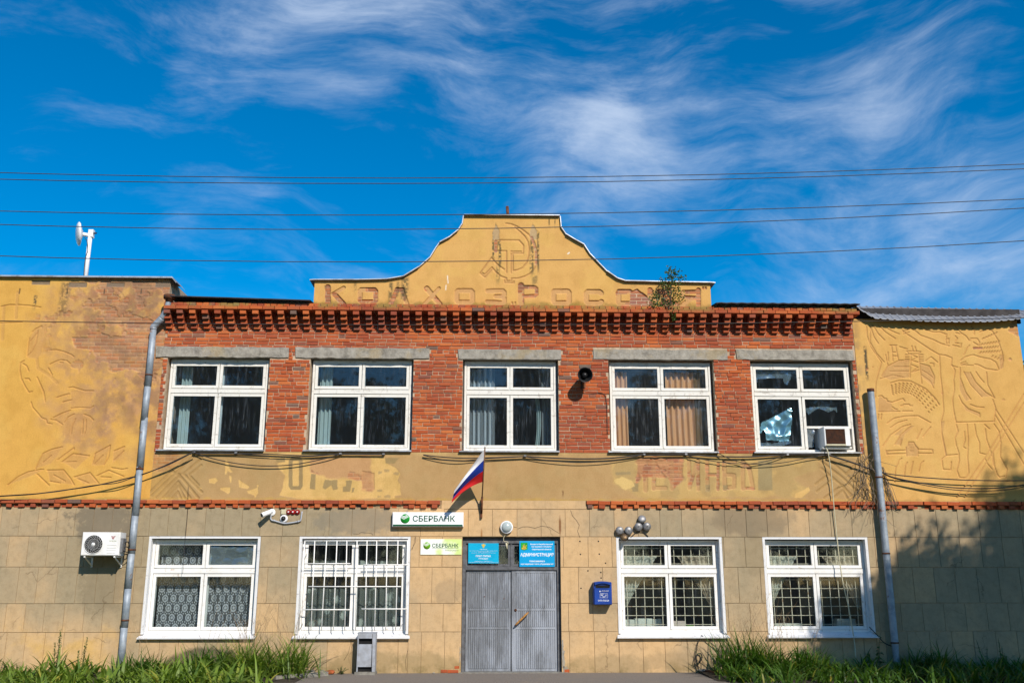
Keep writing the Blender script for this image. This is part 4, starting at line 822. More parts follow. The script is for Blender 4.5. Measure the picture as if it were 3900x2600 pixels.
    pale = s.ragged(zp('Y3', (250,230),(310,210),(370,235),(390,270),(330,300),(260,250)), .03, 4, 9); s.tint(pale, (.60, .42, .16)); pale = s.ragged(zp('Y3', (1500,325),(1590,280),(1600,300),(1540,355),(1490,355)), .03, 4, 9); s.tint(pale, YEL2)
    s.tint(ss(s.Z + (s.n(3, 7, 4) - .5) * .10, 3.44, 3.39) * .6, (.47, .30, .075)); s.tint(ss(s.Z, 4.25, 4.37) * ss(s.n(4, 4, 4), .42, .6) * .5, (.55, .38, .15))
    d = s.ragged(zp('Y1', (1990,690),(2075,680),(2060,770),(2030,770)), .02, 2, 10); s.tint(d * .8, (.28, .25, .17)); s.streak(q('Y1', 2000, 700)[0], 3.38, 3.6, .03, (.12, .05, .02))
    s.build('band_plaster', BLD)['label'] = 'olive coated plaster band peeling off around faded lettering'
band()

# ------------------------------------------------------------------ roofs
def roofs():
    for x0, x1, z in ((XL + .02, -4.33, 7.585), (4.41, XR + .06, 7.60)):
        b = MB(); n = 28
        for i in range(n):
            a, c = x0 + (x1 - x0) * i / n, x0 + (x1 - x0) * (i + 1) / n
            za = z + (.075 * (1 - i / n) if x0 < 0 else -.0) + (.012 if (i % 2 and x0 > 0) else 0); zc = z + (.075 * (1 - (i + 1) / n) if x0 < 0 else 0) + (.012 if ((i + 1) % 2 and x0 > 0) else 0)
            b.add([(a, -.36, za), (c, -.36, zc), (c, 4.9, zc + .75), (a, 4.9, za + .75), (a, -.36, za - .022), (c, -.36, zc - .022), (c, 4.9, zc + .72), (a, 4.9, za + .72)], [(0, 1, 2, 3), (4, 7, 6, 5), (0, 4, 5, 1), (3, 2, 6, 7)])
        b.build('roof', 'roof_dark', BLD)
    part('roof', 'roof_dark', BLD, (-4.3, 4.36, .46, 4.9, 7.9, 7.94)); part('roof', 'roof_dark', BLD, (XL, XR + .06, 4.9, 9.5, 8.0, 8.05)); part('roof', 'roof_dark', BLD, (-14.2, XL - .31, .5, 9.4, 7.7, 7.75))
    # left wing coping
    b = MB(); b.box(-14.3, XL + .06, -.085, .55, 8.135, 8.168); b.add([(XL + .06, -.085, 8.168), (XL + .06, .55, 8.168), (XL + .16, -.06, 8.045), (XL + .16, .55, 8.045), (XL + .05, -.085, 8.15), (XL + .15, -.06, 8.03)], [(0, 1, 3, 2), (0, 2, 5, 4)]); b.build('coping', 'coping', BLD)
    # right wing: sagging ribbed sheets
    px = [7.56, 7.72, 7.93, 8.4, 9.1, 9.8, 10.45, 11.0, 11.42, 11.7]; pz = [7.60, 7.48, 7.35, 7.315, 7.29, 7.28, 7.29, 7.34, 7.41, 7.44]; n = 420; b = MB(); rows = [(-.17, 0.), (.12, .48), (.48, 1.)]
    xs = np.linspace(7.56, 11.7, n); fz = np.interp(xs, px, pz); bz = np.interp(xs, [7.56, 8.2, 11.7], [7.80, 7.80, 7.745])
    rib = .010 * np.clip(np.cos(xs * 2 * math.pi / .158) * 3 - 1.6, -1, 1)
    V = [(float(x), y, float(f * (1 - t) + e * t + r)) for y, t in rows for x, f, e, r in zip(xs, fz, bz, rib)]; V += [(v[0], v[1], v[2] - .018) for v in V]; Fc = []; m = len(V) // 2
    for r in range(2):
        for i in range(n - 1): k = r * n + i; Fc += [(k, k + 1, k + n + 1, k + n), (m + k, m + k + n, m + k + n + 1, m + k + 1)]
    for i in range(n - 1): Fc.append((i, m + i, m + i + 1, i + 1))
    b.add(V, Fc); b.build('roof_sheet', 'roof_grey', BLD, label='sagging grey ribbed metal roof sheet')
    part('roof', 'roof_dark', BLD, (7.56, 11.7, .55, 9.5, 7.70, 7.74)); part('eaves_board', 'roof_dark', BLD, (7.52, 11.3, .04, .10, 7.3, 7.62))
    # mortar closing the gap between wall top and roof
    part('parapet', 'mortar', BLD, (XL + .01, -4.33, .04, .45, 7.5, 7.60)); part('parapet', 'mortar', BLD, (4.41, XR, .04, .45, 7.5, 7.60))
roofs()

# ------------------------------------------------------------------ windows
def ring(b, x0, x1, z0, z1, w, y0, y1, wb=None):
    wb = wb or w; j = .0015
    b.box(x0, x0 + w, y0, y1, z0, z1, j); b.box(x1 - w, x1, y0, y1, z0, z1, j); b.box(x0 + w, x1 - w, y0 + .001, y1, z1 - w, z1, j); b.box(x0 + w, x1 - w, y0 + .001, y1, z0, z0 + wb, j)
WIN = {}
def window(key, x0, x1, z0, z1, zm, mat, glass, upper, yf, skip=(), inner=True, label=None):
    b = MB(); fw = .045; ring(b, x0, x1, z0, z1, fw, yf, yf + .09); b.box(x0 + fw, x1 - fw, yf - .006, yf + .08, zm - .045, zm + .045, .002); w = b.build('window', mat, BLD, label=label)
    cx = (x0 + x1) / 2 + random.uniform(-.01, .01); lo, hi = zm + .05, z1 - fw - (.03 if upper else .0); q4 = [(x0 + fw + .008, cx - .006, lo + .004, hi), (cx + .006, x1 - fw - .008, lo + .004, hi - .004), (x0 + fw + .008, cx - .006, z0 + fw + .004, zm - .054), (cx + .006, x1 - fw - .008, z0 + fw + .004, zm - .056)]
    if upper: part('head_board', mat, w, (x0 + fw, x1 - fw, yf + .01, yf + .06, hi + .004, z1 - fw + .002))
    sw = .058
    for i, (a, c, d, e) in enumerate(q4):
        if i in skip: continue
        s_ = MB(); ring(s_, a, c, d, e, sw, yf + .008, yf + .055, .066); s_.box(a + .01, c - .01, yf - .006, yf + .008, d + .004, d + .024, .001); s_.build('sash', mat, w)
        MB().box(a + sw - .004, c - sw + .004, yf + .030, yf + .034, d + .06, e - sw + .004).build('pane', glass, w)
    if upper:
        s_ = MB(); s_.add([(x0 - .09, -.075, z0 - .028), (x1 + .05, -.075, z0 - .028), (x1 + .05, yf + .02, z0 + .006), (x0 - .09, yf + .02, z0 + .006), (x0 - .09, -.075, z0 - .055), (x1 + .05, -.075, z0 - .055), (x1 + .05, yf + .02, z0 - .02), (x0 - .09, yf + .02, z0 - .02)], [(0, 1, 2, 3), (0, 4, 5, 1), (4, 7, 6, 5), (0, 3, 7, 4), (1, 5, 6, 2)]); s_.build('sill', 'coping', w)
    else:
        s_ = MB(); s_.add([(x0 - .09, -.09, z0 - .085), (x1 + .10, -.09, z0 - .085), (x1 + .06, yf + .02, z0 + .012), (x0 - .05, yf + .02, z0 + .012), (x0 - .09, -.088, z0 - .105), (x1 + .10, -.088, z0 - .105), (x1 + .06, yf + .02, z0 - .03), (x0 - .05, yf + .02, z0 - .03)], [(0, 1, 2, 3), (0, 4, 5, 1), (4, 7, 6, 5), (0, 3, 7, 4), (1, 5, 6, 2)]); s_.build('sill', 'paint_reveal', w)
        r_ = MB(); r_.box(x0 - .052, x0 - .002, -.003, yf + .02, z0 - .02, z1 + .062, .001); r_.box(x1 + .004, x1 + .058, -.003, yf + .02, z0 - .02, z1 + .062, .001); r_.box(x0 - .002, x1 + .004, -.002, yf + .02, z1 + .020, z1 + .062, .001); r_.build('reveal', 'paint_reveal', w)
    if inner:
        n_ = MB(); ring(n_, x0 + .0, x1 - .0, z0, z1, .06, .335, .39); n_.box(cx - .05, cx + .05, .34, .385, z0 + .06, z1 - .06); n_.box(x0 + .06, x1 - .06, .341, .384, zm - .06, zm + .06)
        n_.box(x0 - .04, x0 - .002, yf + .095, .49, z0, z1); n_.box(x1 + .002, x1 + .04, yf + .095, .49, z0, z1); n_.box(x0, x1, yf + .095, .5, z0 - .03, z0 - .002); n_.build('inner_frame', 'interior_white', w)
    WIN[key] = w; return q4
for i, (a, b) in enumerate(UW): window('u%d' % i, a, b, UZ0, UZ1, UZM, 'paint_worn', 'glass_dirty' if i in (3,) else 'glass', True, .135, inner=i in (0, 1, 2), skip=(3,) if i == 4 else (), label='weathered white four pane timber window')
# the fifth upper window: its lower right light is split round an air conditioner
x0, x1 = UW[4]; cx = (x0 + x1) / 2; a, c, d, e = cx + .003, x1 - .049, UZ0 + .045, UZM - .05; sp = d + .46
s_ = MB(); ring(s_, a, c, sp, e, .058, .143, .19, .05); s_.box(a, a + .058, .143, .19, d, sp, .001); s_.build('sash', 'paint_worn', WIN['u4']); MB().box(a + .054, c - .054, .165, .169, sp + .046, e - .054).build('pane', 'glass', WIN['u4'])
for i, (a, b) in enumerate(LWN): window('l%d' % i, a, b, LZ0, LZ1, LZM, 'paint_fresh', 'glass_clear', False, .13, inner=i in (0, 1), label='white painted four pane timber window with wide sill')

# ------------------------------------------------------------------ curtains and things behind the glass
def drape(name, x0, x1, z0, z1, y, mat, label, folds=6, amp=.025, cat='curtain', group=None, shape=None):
    n = max(16, folds * 8); m = 10; V = []; ph = random.random() * 6
    for j in range(m + 1):
        t = j / m
        for i in range(n + 1):
            u = i / n; x = x0 + (x1 - x0) * u; z = z0 + (z1 - z0) * t
            if shape: x, z = shape(u, t)
            V.append((x, y + amp * math.sin(u * folds * 2 * math.pi + ph + .5 * math.sin(t * 3)) , z))
    Fc = [(j * (n + 1) + i, j * (n + 1) + i + 1, (j + 1) * (n + 1) + i + 1, (j + 1) * (n + 1) + i) for j in range(m) for i in range(n)]
    b = MB(); b.add(V, Fc, True); o = b.build(name, mat); c = Vector((sum(v[0] for v in V) / len(V), y, z1)); return tag(o, label, cat, group)
drape('curtain', -7.16, -6.93, 4.52, 6.3, .45, 'curtain_mint', 'narrow pale curtain strip behind the upper window beside the left drainpipe', 3, .03)
drape('curtain', -4.17, -3.90, 4.52, 6.3, .45, 'curtain_mint', 'narrow pale curtain strip in the second upper window from the left drainpipe', 3, .03)
drape('curtain', -.93, -.36, 4.5, 6.3, .45, 'curtain_stripe', 'pleated white sheer curtain in the upper window over the flag', 7, .03)
drape('curtain', .50, .62, 4.5, 5.65, .45, 'curtain_mint', 'thin gathered curtain edge at the right of the window over the flag', 2, .03, shape=lambda u, t: (.50 + .06 * u + (.05 * math.sin(t * 3.0)) + .03 * u, 4.5 + 1.15 * t))
drape('curtain', .66, .86, 4.5, 6.3, .46, 'curtain_sheer', 'grey sheer curtain at the right of the window over the flag', 3, .02)
drape('curtain', 2.22, 2.52, 4.5, 6.2, .34, 'curtain_beige', 'beige pleated curtain at the left of the window beside the loudspeaker', 3, .035)
drape('curtain', 3.36, 3.98, 4.5, 6.2, .34, 'curtain_beige', 'wide beige pleated curtain at the right of the window beside the loudspeaker', 5, .04)
drape('curtain', 3.99, 4.22, 4.5, 6.2, .35, 'curtain_brown', 'brown curtain fold against the right jamb beside the beige curtain', 2, .02)
drape('lace_curtain', -7.24, -6.30, .86, 2.5, .43, 'lace_medallion', 'white lace curtain with medallion pattern, smooth half behind the left sashes', 1, .004)
drape('lace_curtain', -6.22, -5.30, .86, 2.05, .43, 'lace_medallion', 'white medallion lace curtain gathered in folds behind the lower right sash', 6, .03)
drape('net_curtain', -4.2, -3.24, .86, 1.62, .42, 'lace_flower', 'floral net curtain behind the barred window, half beside the left jamb', 7, .025)
drape('net_curtain', -3.2, -2.24, .86, 1.64, .42, 'lace_flower', 'floral net curtain behind the barred window, half next to the door', 7, .025)
drape('net_curtain', -4.1, -2.4, 2.02, 2.18, .42, 'lace_flower', 'strip of floral net behind the top lights of the barred window', 9, .02)
for (xa, xb, sg, lab) in ((2.30, 3.05, 1, 'patterned curtain tied back to the left in the latticed window beside the mailbox'), (4.18, 3.45, -1, 'beige curtain tied back to the right in the latticed window beside the mailbox'),
                          (5.34, 6.0, 1, 'patterned curtain tied back to the left in the latticed window by the right drainpipe'), (7.24, 6.5, -1, 'grey sheer curtain tied back to the right in the latticed window by the right drainpipe')):
    zt, zb = 2.28, 1.18
    def sh(u, t, xa=xa, xb=xb):
        w = (xb - xa) * (.12 + .88 * t ** 1.1); return (xa + u * w, zb + (zt - zb) * t + .10 * u * (1 - t))
    drape('tied_curtain', xa, xb, zb, zt, .32, 'curtain_leaf' if sg > 0 else 'curtain_cream', lab, 5, .02, shape=sh)
def shelf_box(x0, x1, z0, z1, mat, label, y0=.52, y1=.72): MB().cbox(x0, x1, y0, y1, z0, z1, .006).build('carton', mat, None, label, 'box', 'cartons on the window shelf')
for (a, b, za, lb) in ((2.30, 2.56, .99, 'pale carton on the window shelf nearest the mailbox'), (2.57, 2.93, 1.01, 'widest pale carton on the shelf of the window by the mailbox'), (2.94, 3.12, 1.0, 'narrow pale carton beside the window mullion by the mailbox')): shelf_box(a, b, .77, za, 'box_pale', lb)
shelf_box(3.32, 3.62, .77, .96, 'box_pink', 'pinkish carton on the shelf behind the latticed window by the mailbox'); shelf_box(3.66, 3.80, .77, .87, 'box_green', 'bright green carton on the shelf behind the latticed window by the mailbox')
shelf_box(5.48, 6.05, .77, .91, 'box_pale', 'long pale carton on the shelf behind the latticed window by the right drainpipe'); shelf_box(6.8, 7.2, .77, 1.0, 'box_pale', 'bulky pale carton at the right of the latticed window by the right drainpipe')
for x0, x1 in ((2.2, 4.28), (5.24, 7.33)): part('window_shelf', 'interior_white', WIN['l2' if x0 < 4 else 'l3'], (x0, x1, .2, .85, .735, .765))
def film(name, outline, y, mat, label, amp=.03, k=0):
    x0, x1 = min(p[0] for p in outline), max(p[0] for p in outline); z0, z1 = min(p[1] for p in outline), max(p[1] for p in outline); st = .018; nx, nz = int((x1 - x0) / st) + 1, int((z1 - z0) / st) + 1; b = MB(); idx = {}
    def ins(x, z):
        r = False; n = len(outline)
        for i in range(n):
            (xa, za), (xb, zb) = outline[i], outline[(i + 1) % n]
            if (za > z) != (zb > z) and x < (xb - xa) * (z - za) / (zb - za) + xa: r = not r
        return r
    def vid(i, j):
        if (i, j) not in idx:
            x, z = x0 + i * st, z0 + j * st; xx, zz = np.array(x * 1. + 50), np.array(z * 1. + 50); f = abs(float(VNs[k].fbm(xx, zz, 3.6, 2)) - .5) * 2.4 + .5 * abs(float(VNs[k + 1].fbm(xx + zz * .7, zz - xx * .5, 5, 1)) - .5); b.v.append((x, y + amp * f * 2, z)); idx[(i, j)] = len(b.v) - 1
        return idx[(i, j)]
    for i in range(nx):
        for j in range(nz):
            if ins(x0 + (i + .5) * st, z0 + (j + .5) * st): b.f.append([vid(i, j), vid(i + 1, j), vid(i + 1, j + 1), vid(i, j + 1)]); b.mi.append(0); b.sm.append(True)
    return b.build(name, mat, None, label, 'film')
film('foil_sheet', zp('B7', (130,1000),(440,850),(560,780),(610,760),(620,1000),(600,1130),(570,1290),(460,1300),(330,1280),(210,1270),(195,1150),(170,1100),(120,1180),(105,1150)), .22, 'film', 'crumpled bluish foil hanging inside the window with the air conditioner', .035, 0)
film('foil_sheet', zp('B7', (30,1310),(300,1330),(600,1280),(600,1320),(400,1390),(30,1400)), .2, 'film_clear', 'strip of shiny foil along the bottom of the window with the air conditioner', .03, 2)
film('plastic_film', zp('B7', (765,770),(900,760),(1100,740),(1340,760),(1350,860),(1310,790),(1200,830),(1130,810),(1050,770),(980,800),(880,870),(840,810),(810,810),(800,1040),(770,1030)), .22, 'film_clear', 'torn clear plastic film behind the pane above the window air conditioner', .03, 4)
film('plastic_film', zp('B7', (780,1100),(950,1100),(960,1390),(780,1410)), .16, 'film_clear', 'clear plastic film filling the gap beside the window air conditioner', .025, 5)
film('plastic_film', zp('B7', (0,180),(600,190),(600,300),(540,400),(490,350),(470,290),(80,300),(30,430),(0,300)), .22, 'film_clear', 'torn film under the top edge of the upper light beside the bare brick pier', .03, 3)
film('plastic_film', [(-6.17, 2.08), (-5.31, 2.08), (-5.31, 2.46), (-6.17, 2.46)], .165, 'film_clear', 'wrinkled clear film behind the top right light above the medallion lace', .022, 1)

# ------------------------------------------------------------------ grilles
def grille_outside():
    t = thing('window_grille', 'white welded bar grille fixed over the lower window beside the bank signs', 'grille', (-3.2, -.03, .75))
    def bar(p, r=.011): MB().tube([(x + 3.2, y + .03, z - .75) for x, y, z in p], r, 6).build('bar', 'bar_white', t)
    P = lambda x, y: q3('Z7', x, y, -.03)
    xs = [(300, 290), (350, 335), (440, 405), (512, 490), (580, 565), (648, 640), (718, 705), (786, 775), (858, 850), (930, 915), (998, 988)]
    for a, b in ((292, 250), (360, 333), (442, 405), (513, 487), (581, 566), (651, 641), (720, 705), (787, 772), (858, 848), (933, 917), (999, 986)): bar([P(a, 286), P(b, 905)])
    bar([P(290, 287), P(1002, 285)]); 
    for a, b, y in ((285, 605, 443), (695, 1000, 451), (315, 955, 601), (272, 607, 760), (682, 995, 755)): 
        X0, Z0 = q('Z7', a, y, -.045); X1, Z1 = q('Z7', b, y, -.045); bar([(X0, -.045, Z0), (X1, -.045, Z1)])
    for x in (-4.2, -2.2):
        for z in (.95, 2.3): bar([(x, -.03, z), (x, .11, z)], .008)
grille_outside()
def lattice(x0, x1, label):
    cx = (x0 + x1) / 2; t = thing('inner_lattice', label, 'grille', (cx, .25, .76), 'inner lattice grilles')
    for a, b in ((x0 + .08, cx - .04), (cx + .04, x1 - .08)):
        for z0, z1, rows in ((.80, 1.90, 6), (2.02, 2.52, 3)):
            for k in range(5): x = a + (b - a) * (k + .55) / 5.1; MB().box(x - .007 - cx, x + .007 - cx, -.006, .006, z0 - .76, z1 - .76).build('bar', 'bar_cream', t)
            for k in range(rows): z = z0 + (z1 - z0) * (k + .6) / (rows + .2); MB().box(a - cx, b - cx, -.018, -.007, z - .006 - .76, z + .006 - .76).build('bar', 'bar_cream', t)
lattice(2.20, 4.28, 'rusty cream lattice bars inside the lower window beside the mailbox'); lattice(5.24, 7.33, 'rusty cream lattice bars inside the lower window by the right drainpipe')

# ------------------------------------------------------------------ entrance door
U_ = random.uniform
def door():
    t = BLD; yd = .17
    fr = MB(); fr.box(-1.015, -.945, .10, .30, 0, 2.63, .002); fr.box(.925, .985, .10, .30, 0, 2.63, .002); fr.box(-.945, .925, .10, .30, 2.52, 2.63, .002); fr.box(-.945, .925, .11, .28, 1.985, 2.05, .002); f = fr.build('door_frame', 'door_frame', t, label='dark grey timber door frame with transom')
    for a, b in ((-.945, -.03), (.0, .925)):
        m = MB(); ring(m, a, b, 2.055, 2.515, .05, .14, .2); m.build('transom_sash', 'door_frame', f); MB().box(a + .05, b - .05, .17, .175, 2.10, 2.47).build('pane', 'glass', f)
    part('transom_mullion', 'door_frame', f, (-.03, .0, .12, .24, 2.05, 2.52))
    rails = [.0, .83, 1.19, 1.985]
    for k, (x0, x1, ya) in enumerate(((-.935, -.025, .17), (-.005, .918, .15))):
        L = MB().box(x0, x1, ya + .012, ya + .05, .015, 1.98).build('door', 'door', t, label=['weathered grey boarded door leaf', 'paler grey boarded door leaf with wooden handle'][k])
        s_ = MB(); w = .05 if k == 0 else .085
        s_.box(x0, x0 + w, ya - .008, ya + .012, .015, 1.98, .001); s_.box(x1 - .045, x1, ya - .008, ya + .012, .015, 1.98, .001)
        for z in (.017, .82, 1.185, 1.935): s_.box(x0 + w, x1 - .045, ya - .009, ya + .012, z, z + .045, .001)
        s_.build('rail_frame', 'door', L)
        n = 19; xx = np.linspace(x0 + w + .006, x1 - .05, n + 1)
        for za, zb in ((.062, .82), (.865, 1.185), (1.23, 1.935)):
            for a, b in zip(xx[:-1], xx[1:]): MB().cbox(a + .003, b - .003, ya - .002 + random.uniform(-.0015, .0015), ya + .013, za + .002, zb - .002, .004).build('board', 'door', L)
        if k == 1:
            P0, P1 = q3('Z7', 1832, 778, .06), q3('Z7', 1740, 868, .06); h = MB().tube([P0, Vector(P0).lerp(Vector(P1), .12), Vector(P0).lerp(Vector(P1), .5), Vector(P0).lerp(Vector(P1), .88), P1], [.012, .02, .021, .02, .012], 10).build('handle', 'wood_handle', L)
            for P in (P0, P1): MB().tube([P, (P[0], ya, P[2])], .009, 6).build('handle_bracket', 'rust', L)
            MB().lathe((.075, ya - .012, 1.195), (0, -1, 0), [(0, .028), (.006, .028), (.008, .018), (.010, .0)], 14).build('lock', 'rust', L)
        else:
            for x, z in ((-.03 - .13, 1.42), (-.56, 1.46)): MB().lathe((x, ya - .002, z), (0, -1, 0), [(0, .012), (.01, .01), (.012, 0)], 8).build('bolt', 'rust', L)
    part('threshold', 'kerb', t, (-1.05, 1.02, -.10, .4, -.06, .012))
    for x, z, c in ((-1.07, .55, 0), (1.04, .62, 0)): pass
    # broken edges and bare bricks at the foot of the jambs
    for x, z, w_ in ((-1.42, .035, .13), (-1.285, .03, .22), (-1.15, .105, .10), (1.04, .035, .10)): brick('foot_brick', x, x + w_, -.006, z - .03, z + .03, .05, .003)
    for k, (x, z0, z1, w_) in enumerate(((1.0, .10, .42, .06), (1.0, .42, .62, .035), (1.02, .0, .12, .10), (-1.045, .2, .5, .02))):
        pts = [(x + U_(-.004, .004), z0 + (z1 - z0) * i / 8) for i in range(9)] + [(x + w_ * U_(.6, 1.15), z0 + (z1 - z0) * i / 8) for i in range(8, -1, -1)]
        MB().prism(pts[::-1], -.004, .05).build('broken_render', 'concrete', t)
door()

# ------------------------------------------------------------------ downpipes
def downpipe_left():
    t = thing('downpipe', 'dented galvanised downpipe with swan neck and rusty funnel at the left wing', 'downpipe', (-7.65, -.14, 0))
    o = Vector((7.65, .14, 0)); T = lambda p: Vector(p) + o; r = .070; zs = [.15, .88, 1.62, 2.3, 3.05, 3.98, 5.0, 5.72, 6.92]
    for a, b in zip(zs[:-1], zs[1:]): MB().tube([T((-7.66 + random.uniform(-.008, .008), -.14, a)), T((-7.66, -.14, b + .06))], [r, r * .94], 16).build('pipe_section', 'pipe', t)
    MB().tube([T(p) for p in spline([(-7.66, -.14, 6.95), (-7.655, -.14, 7.02), (-7.56, -.15, 7.13), (-7.50, -.16, 7.20)], 4)], .072, 16).build('elbow', 'pipe', t)
    MB().tube([T(p) for p in spline([(-7.51, -.16, 7.19), (-7.42, -.2, 7.33), (-7.37, -.24, 7.45), (-7.345, -.25, 7.58)], 4)], .062, 16).build('elbow', 'pipe', t)
    MB().lathe(T((-7.345, -.25, 7.54)), (0, 0, 1), [(0, .075), (.06, .085), (.07, .12), (.15, .125), (.15, .11), (.08, .10), (.07, .0)], 18).build('funnel', 'rust', t)
    for z in (1.0, 2.36, 3.98, 5.95): MB().lathe(T((-7.66, -.14, z)), (0, 0, 1), [(0, .078), (.03, .078)], 16).box(-.012, .012, .06, .15, z, z + .03).build('clamp', 'rust', t)
downpipe_left()
def downpipe_right():
    t = thing('downpipe', 'rust streaked galvanised downpipe with open top between window and right wing relief', 'downpipe', (7.70, -.14, 0)); r = .072
    zs = [.20, .55, 1.30, 2.18, 2.95, 3.85, 4.80, 5.76]
    for k, (a, b) in enumerate(zip(zs[:-1], zs[1:])): MB().tube([(.0, 0, a), (.0, 0, b + (.05 if k < 6 else 0))], [r * (.8 if k == 0 else 1), r * .95], 16, caps=False).build('pipe_section', 'pipe', t)
    MB().lathe((0, 0, 5.70), (0, 0, 1), [(0, r + .004), (.065, r + .004), (.065, r - .006), (0, r - .008)], 16).build('rim', 'rust', t)
    for z in (.55, 2.30, 3.86): MB().lathe((0, 0, z), (0, 0, 1), [(0, .079), (.03, .079)], 16).box(-.012, .012, .06, .15, z, z + .03).build('clamp', 'rust', t)
downpipe_right()

# ------------------------------------------------------------------ signs
def ball(parent, x, z, r, y, m1, stripe):
    MB().lathe((x, y, z), (0, -1, 0), [(0, r), (.003, r), (.003, 0)], 28).build('logo_disc', m1, parent)
    for k in range(3):
        zz = z + r * (.15 + .26 * k); b = MB(); w = r * .11; L = -r * 1.02; Rr = r * .82
        b.add([(x + L, y - .006, zz + r * .12), (x - r * .25, y - .006, zz - r * .30), (x + Rr, y - .006, zz + r * .28), (x + Rr, y - .006, zz + r * .28 + w), (x - r * .25, y - .006, zz - r * .30 + w * 1.3), (x + L, y - .006, zz + r * .12 + w)], [(0, 1, 4, 5), (1, 2, 3, 4)]); b.build('logo_stripe', stripe, parent)
def bank_signs():
    X0, Z1 = q('Y1', 45, 812, -.12); X1, _ = q('Y1', 861, 815, -.12); Z0 = q('Y1', 450, 979, -.12)[1]
    t = thing('sign_box', 'white lightbox sign with green lettering above the barred window grille and door', 'sign', ((X0 + X1) / 2, 0, Z0)); ox, oz = -(X0 + X1) / 2, -Z0
    def L(b): b.v = [(x + ox, y, z + oz) for x, y, z in b.v]; return b
    L(MB().cbox(X0, X1, -.12, -.005, Z0, Z1, .015)).build('case', 'white_plastic', t); L(MB().box(X0 + .02, X1 - .02, -.124, -.118, Z0 + .045, Z1 - .02)).build('face', 'sign_white', t); L(MB().box(X0 + .018, X1 - .018, -.125, -.118, Z0 + .012, Z0 + .044)).build('stripe', 'sign_green', t)
    bx, bz = q('Y1', 190, 887, -.125); ball(t, bx + ox, bz + oz, .095, -.125, 'sign_bgreen', 'sign_white')
    a = q('Y1', 276, 920, -.125); b = q('Y1', 765, 850, -.125); text('СБЕРБАНК', a[0] + ox, a[1] + oz, -.125, .122, 'sign_green', t, width=b[0] - a[0], bold=.017)
    for k in (.2, .8): L(MB().box(X0 + (X1 - X0) * k - .01, X0 + (X1 - X0) * k + .01, -.03, -.0, Z1 - .01, Z1 + .03)).build('hanger', 'steel', t)
    X0, Z1 = q('Y1', 369, 1121, -.02); X1, _ = q('Y1', 839, 1130, -.02); Z0 = q('Y1', 600, 1300, -.02)[1]
    t = thing('sign_plate', 'flat pale lime bank sign with green lettering beside the door', 'sign', ((X0 + X1) / 2, 0, Z0)); ox, oz = -(X0 + X1) / 2, -Z0
    L(MB().cbox(X0, X1, -.02, -.003, Z0, Z1, .003)).build('plate', 'sign_pale', t); bx, bz = q('Y1', 440, 1196, -.02); ball(t, bx + ox, bz + oz, .072, -.021, 'sign_lime', 'sign_pale')
    a = q('Y1', 500, 1217, -.02); b = q('Y1', 803, 1172, -.02); text('СБЕРБАНК', a[0] + ox, a[1] + oz, -.021, .080, 'sign_green', t, width=b[0] - a[0], bold=.016)
    L(MB().box(a[0], b[0], -.0215, -.0195, a[1] - .017, a[1] - .012)).build('underline', 'sign_green', t); c = q('Y1', 648, 1262, -.02); text('Всегда рядом', c[0] + ox, c[1] + oz, -.021, .042, 'print_grey', t, width=q('Y1', 803, 1262, -.02)[0] - c[0], shear=.25)
bank_signs()
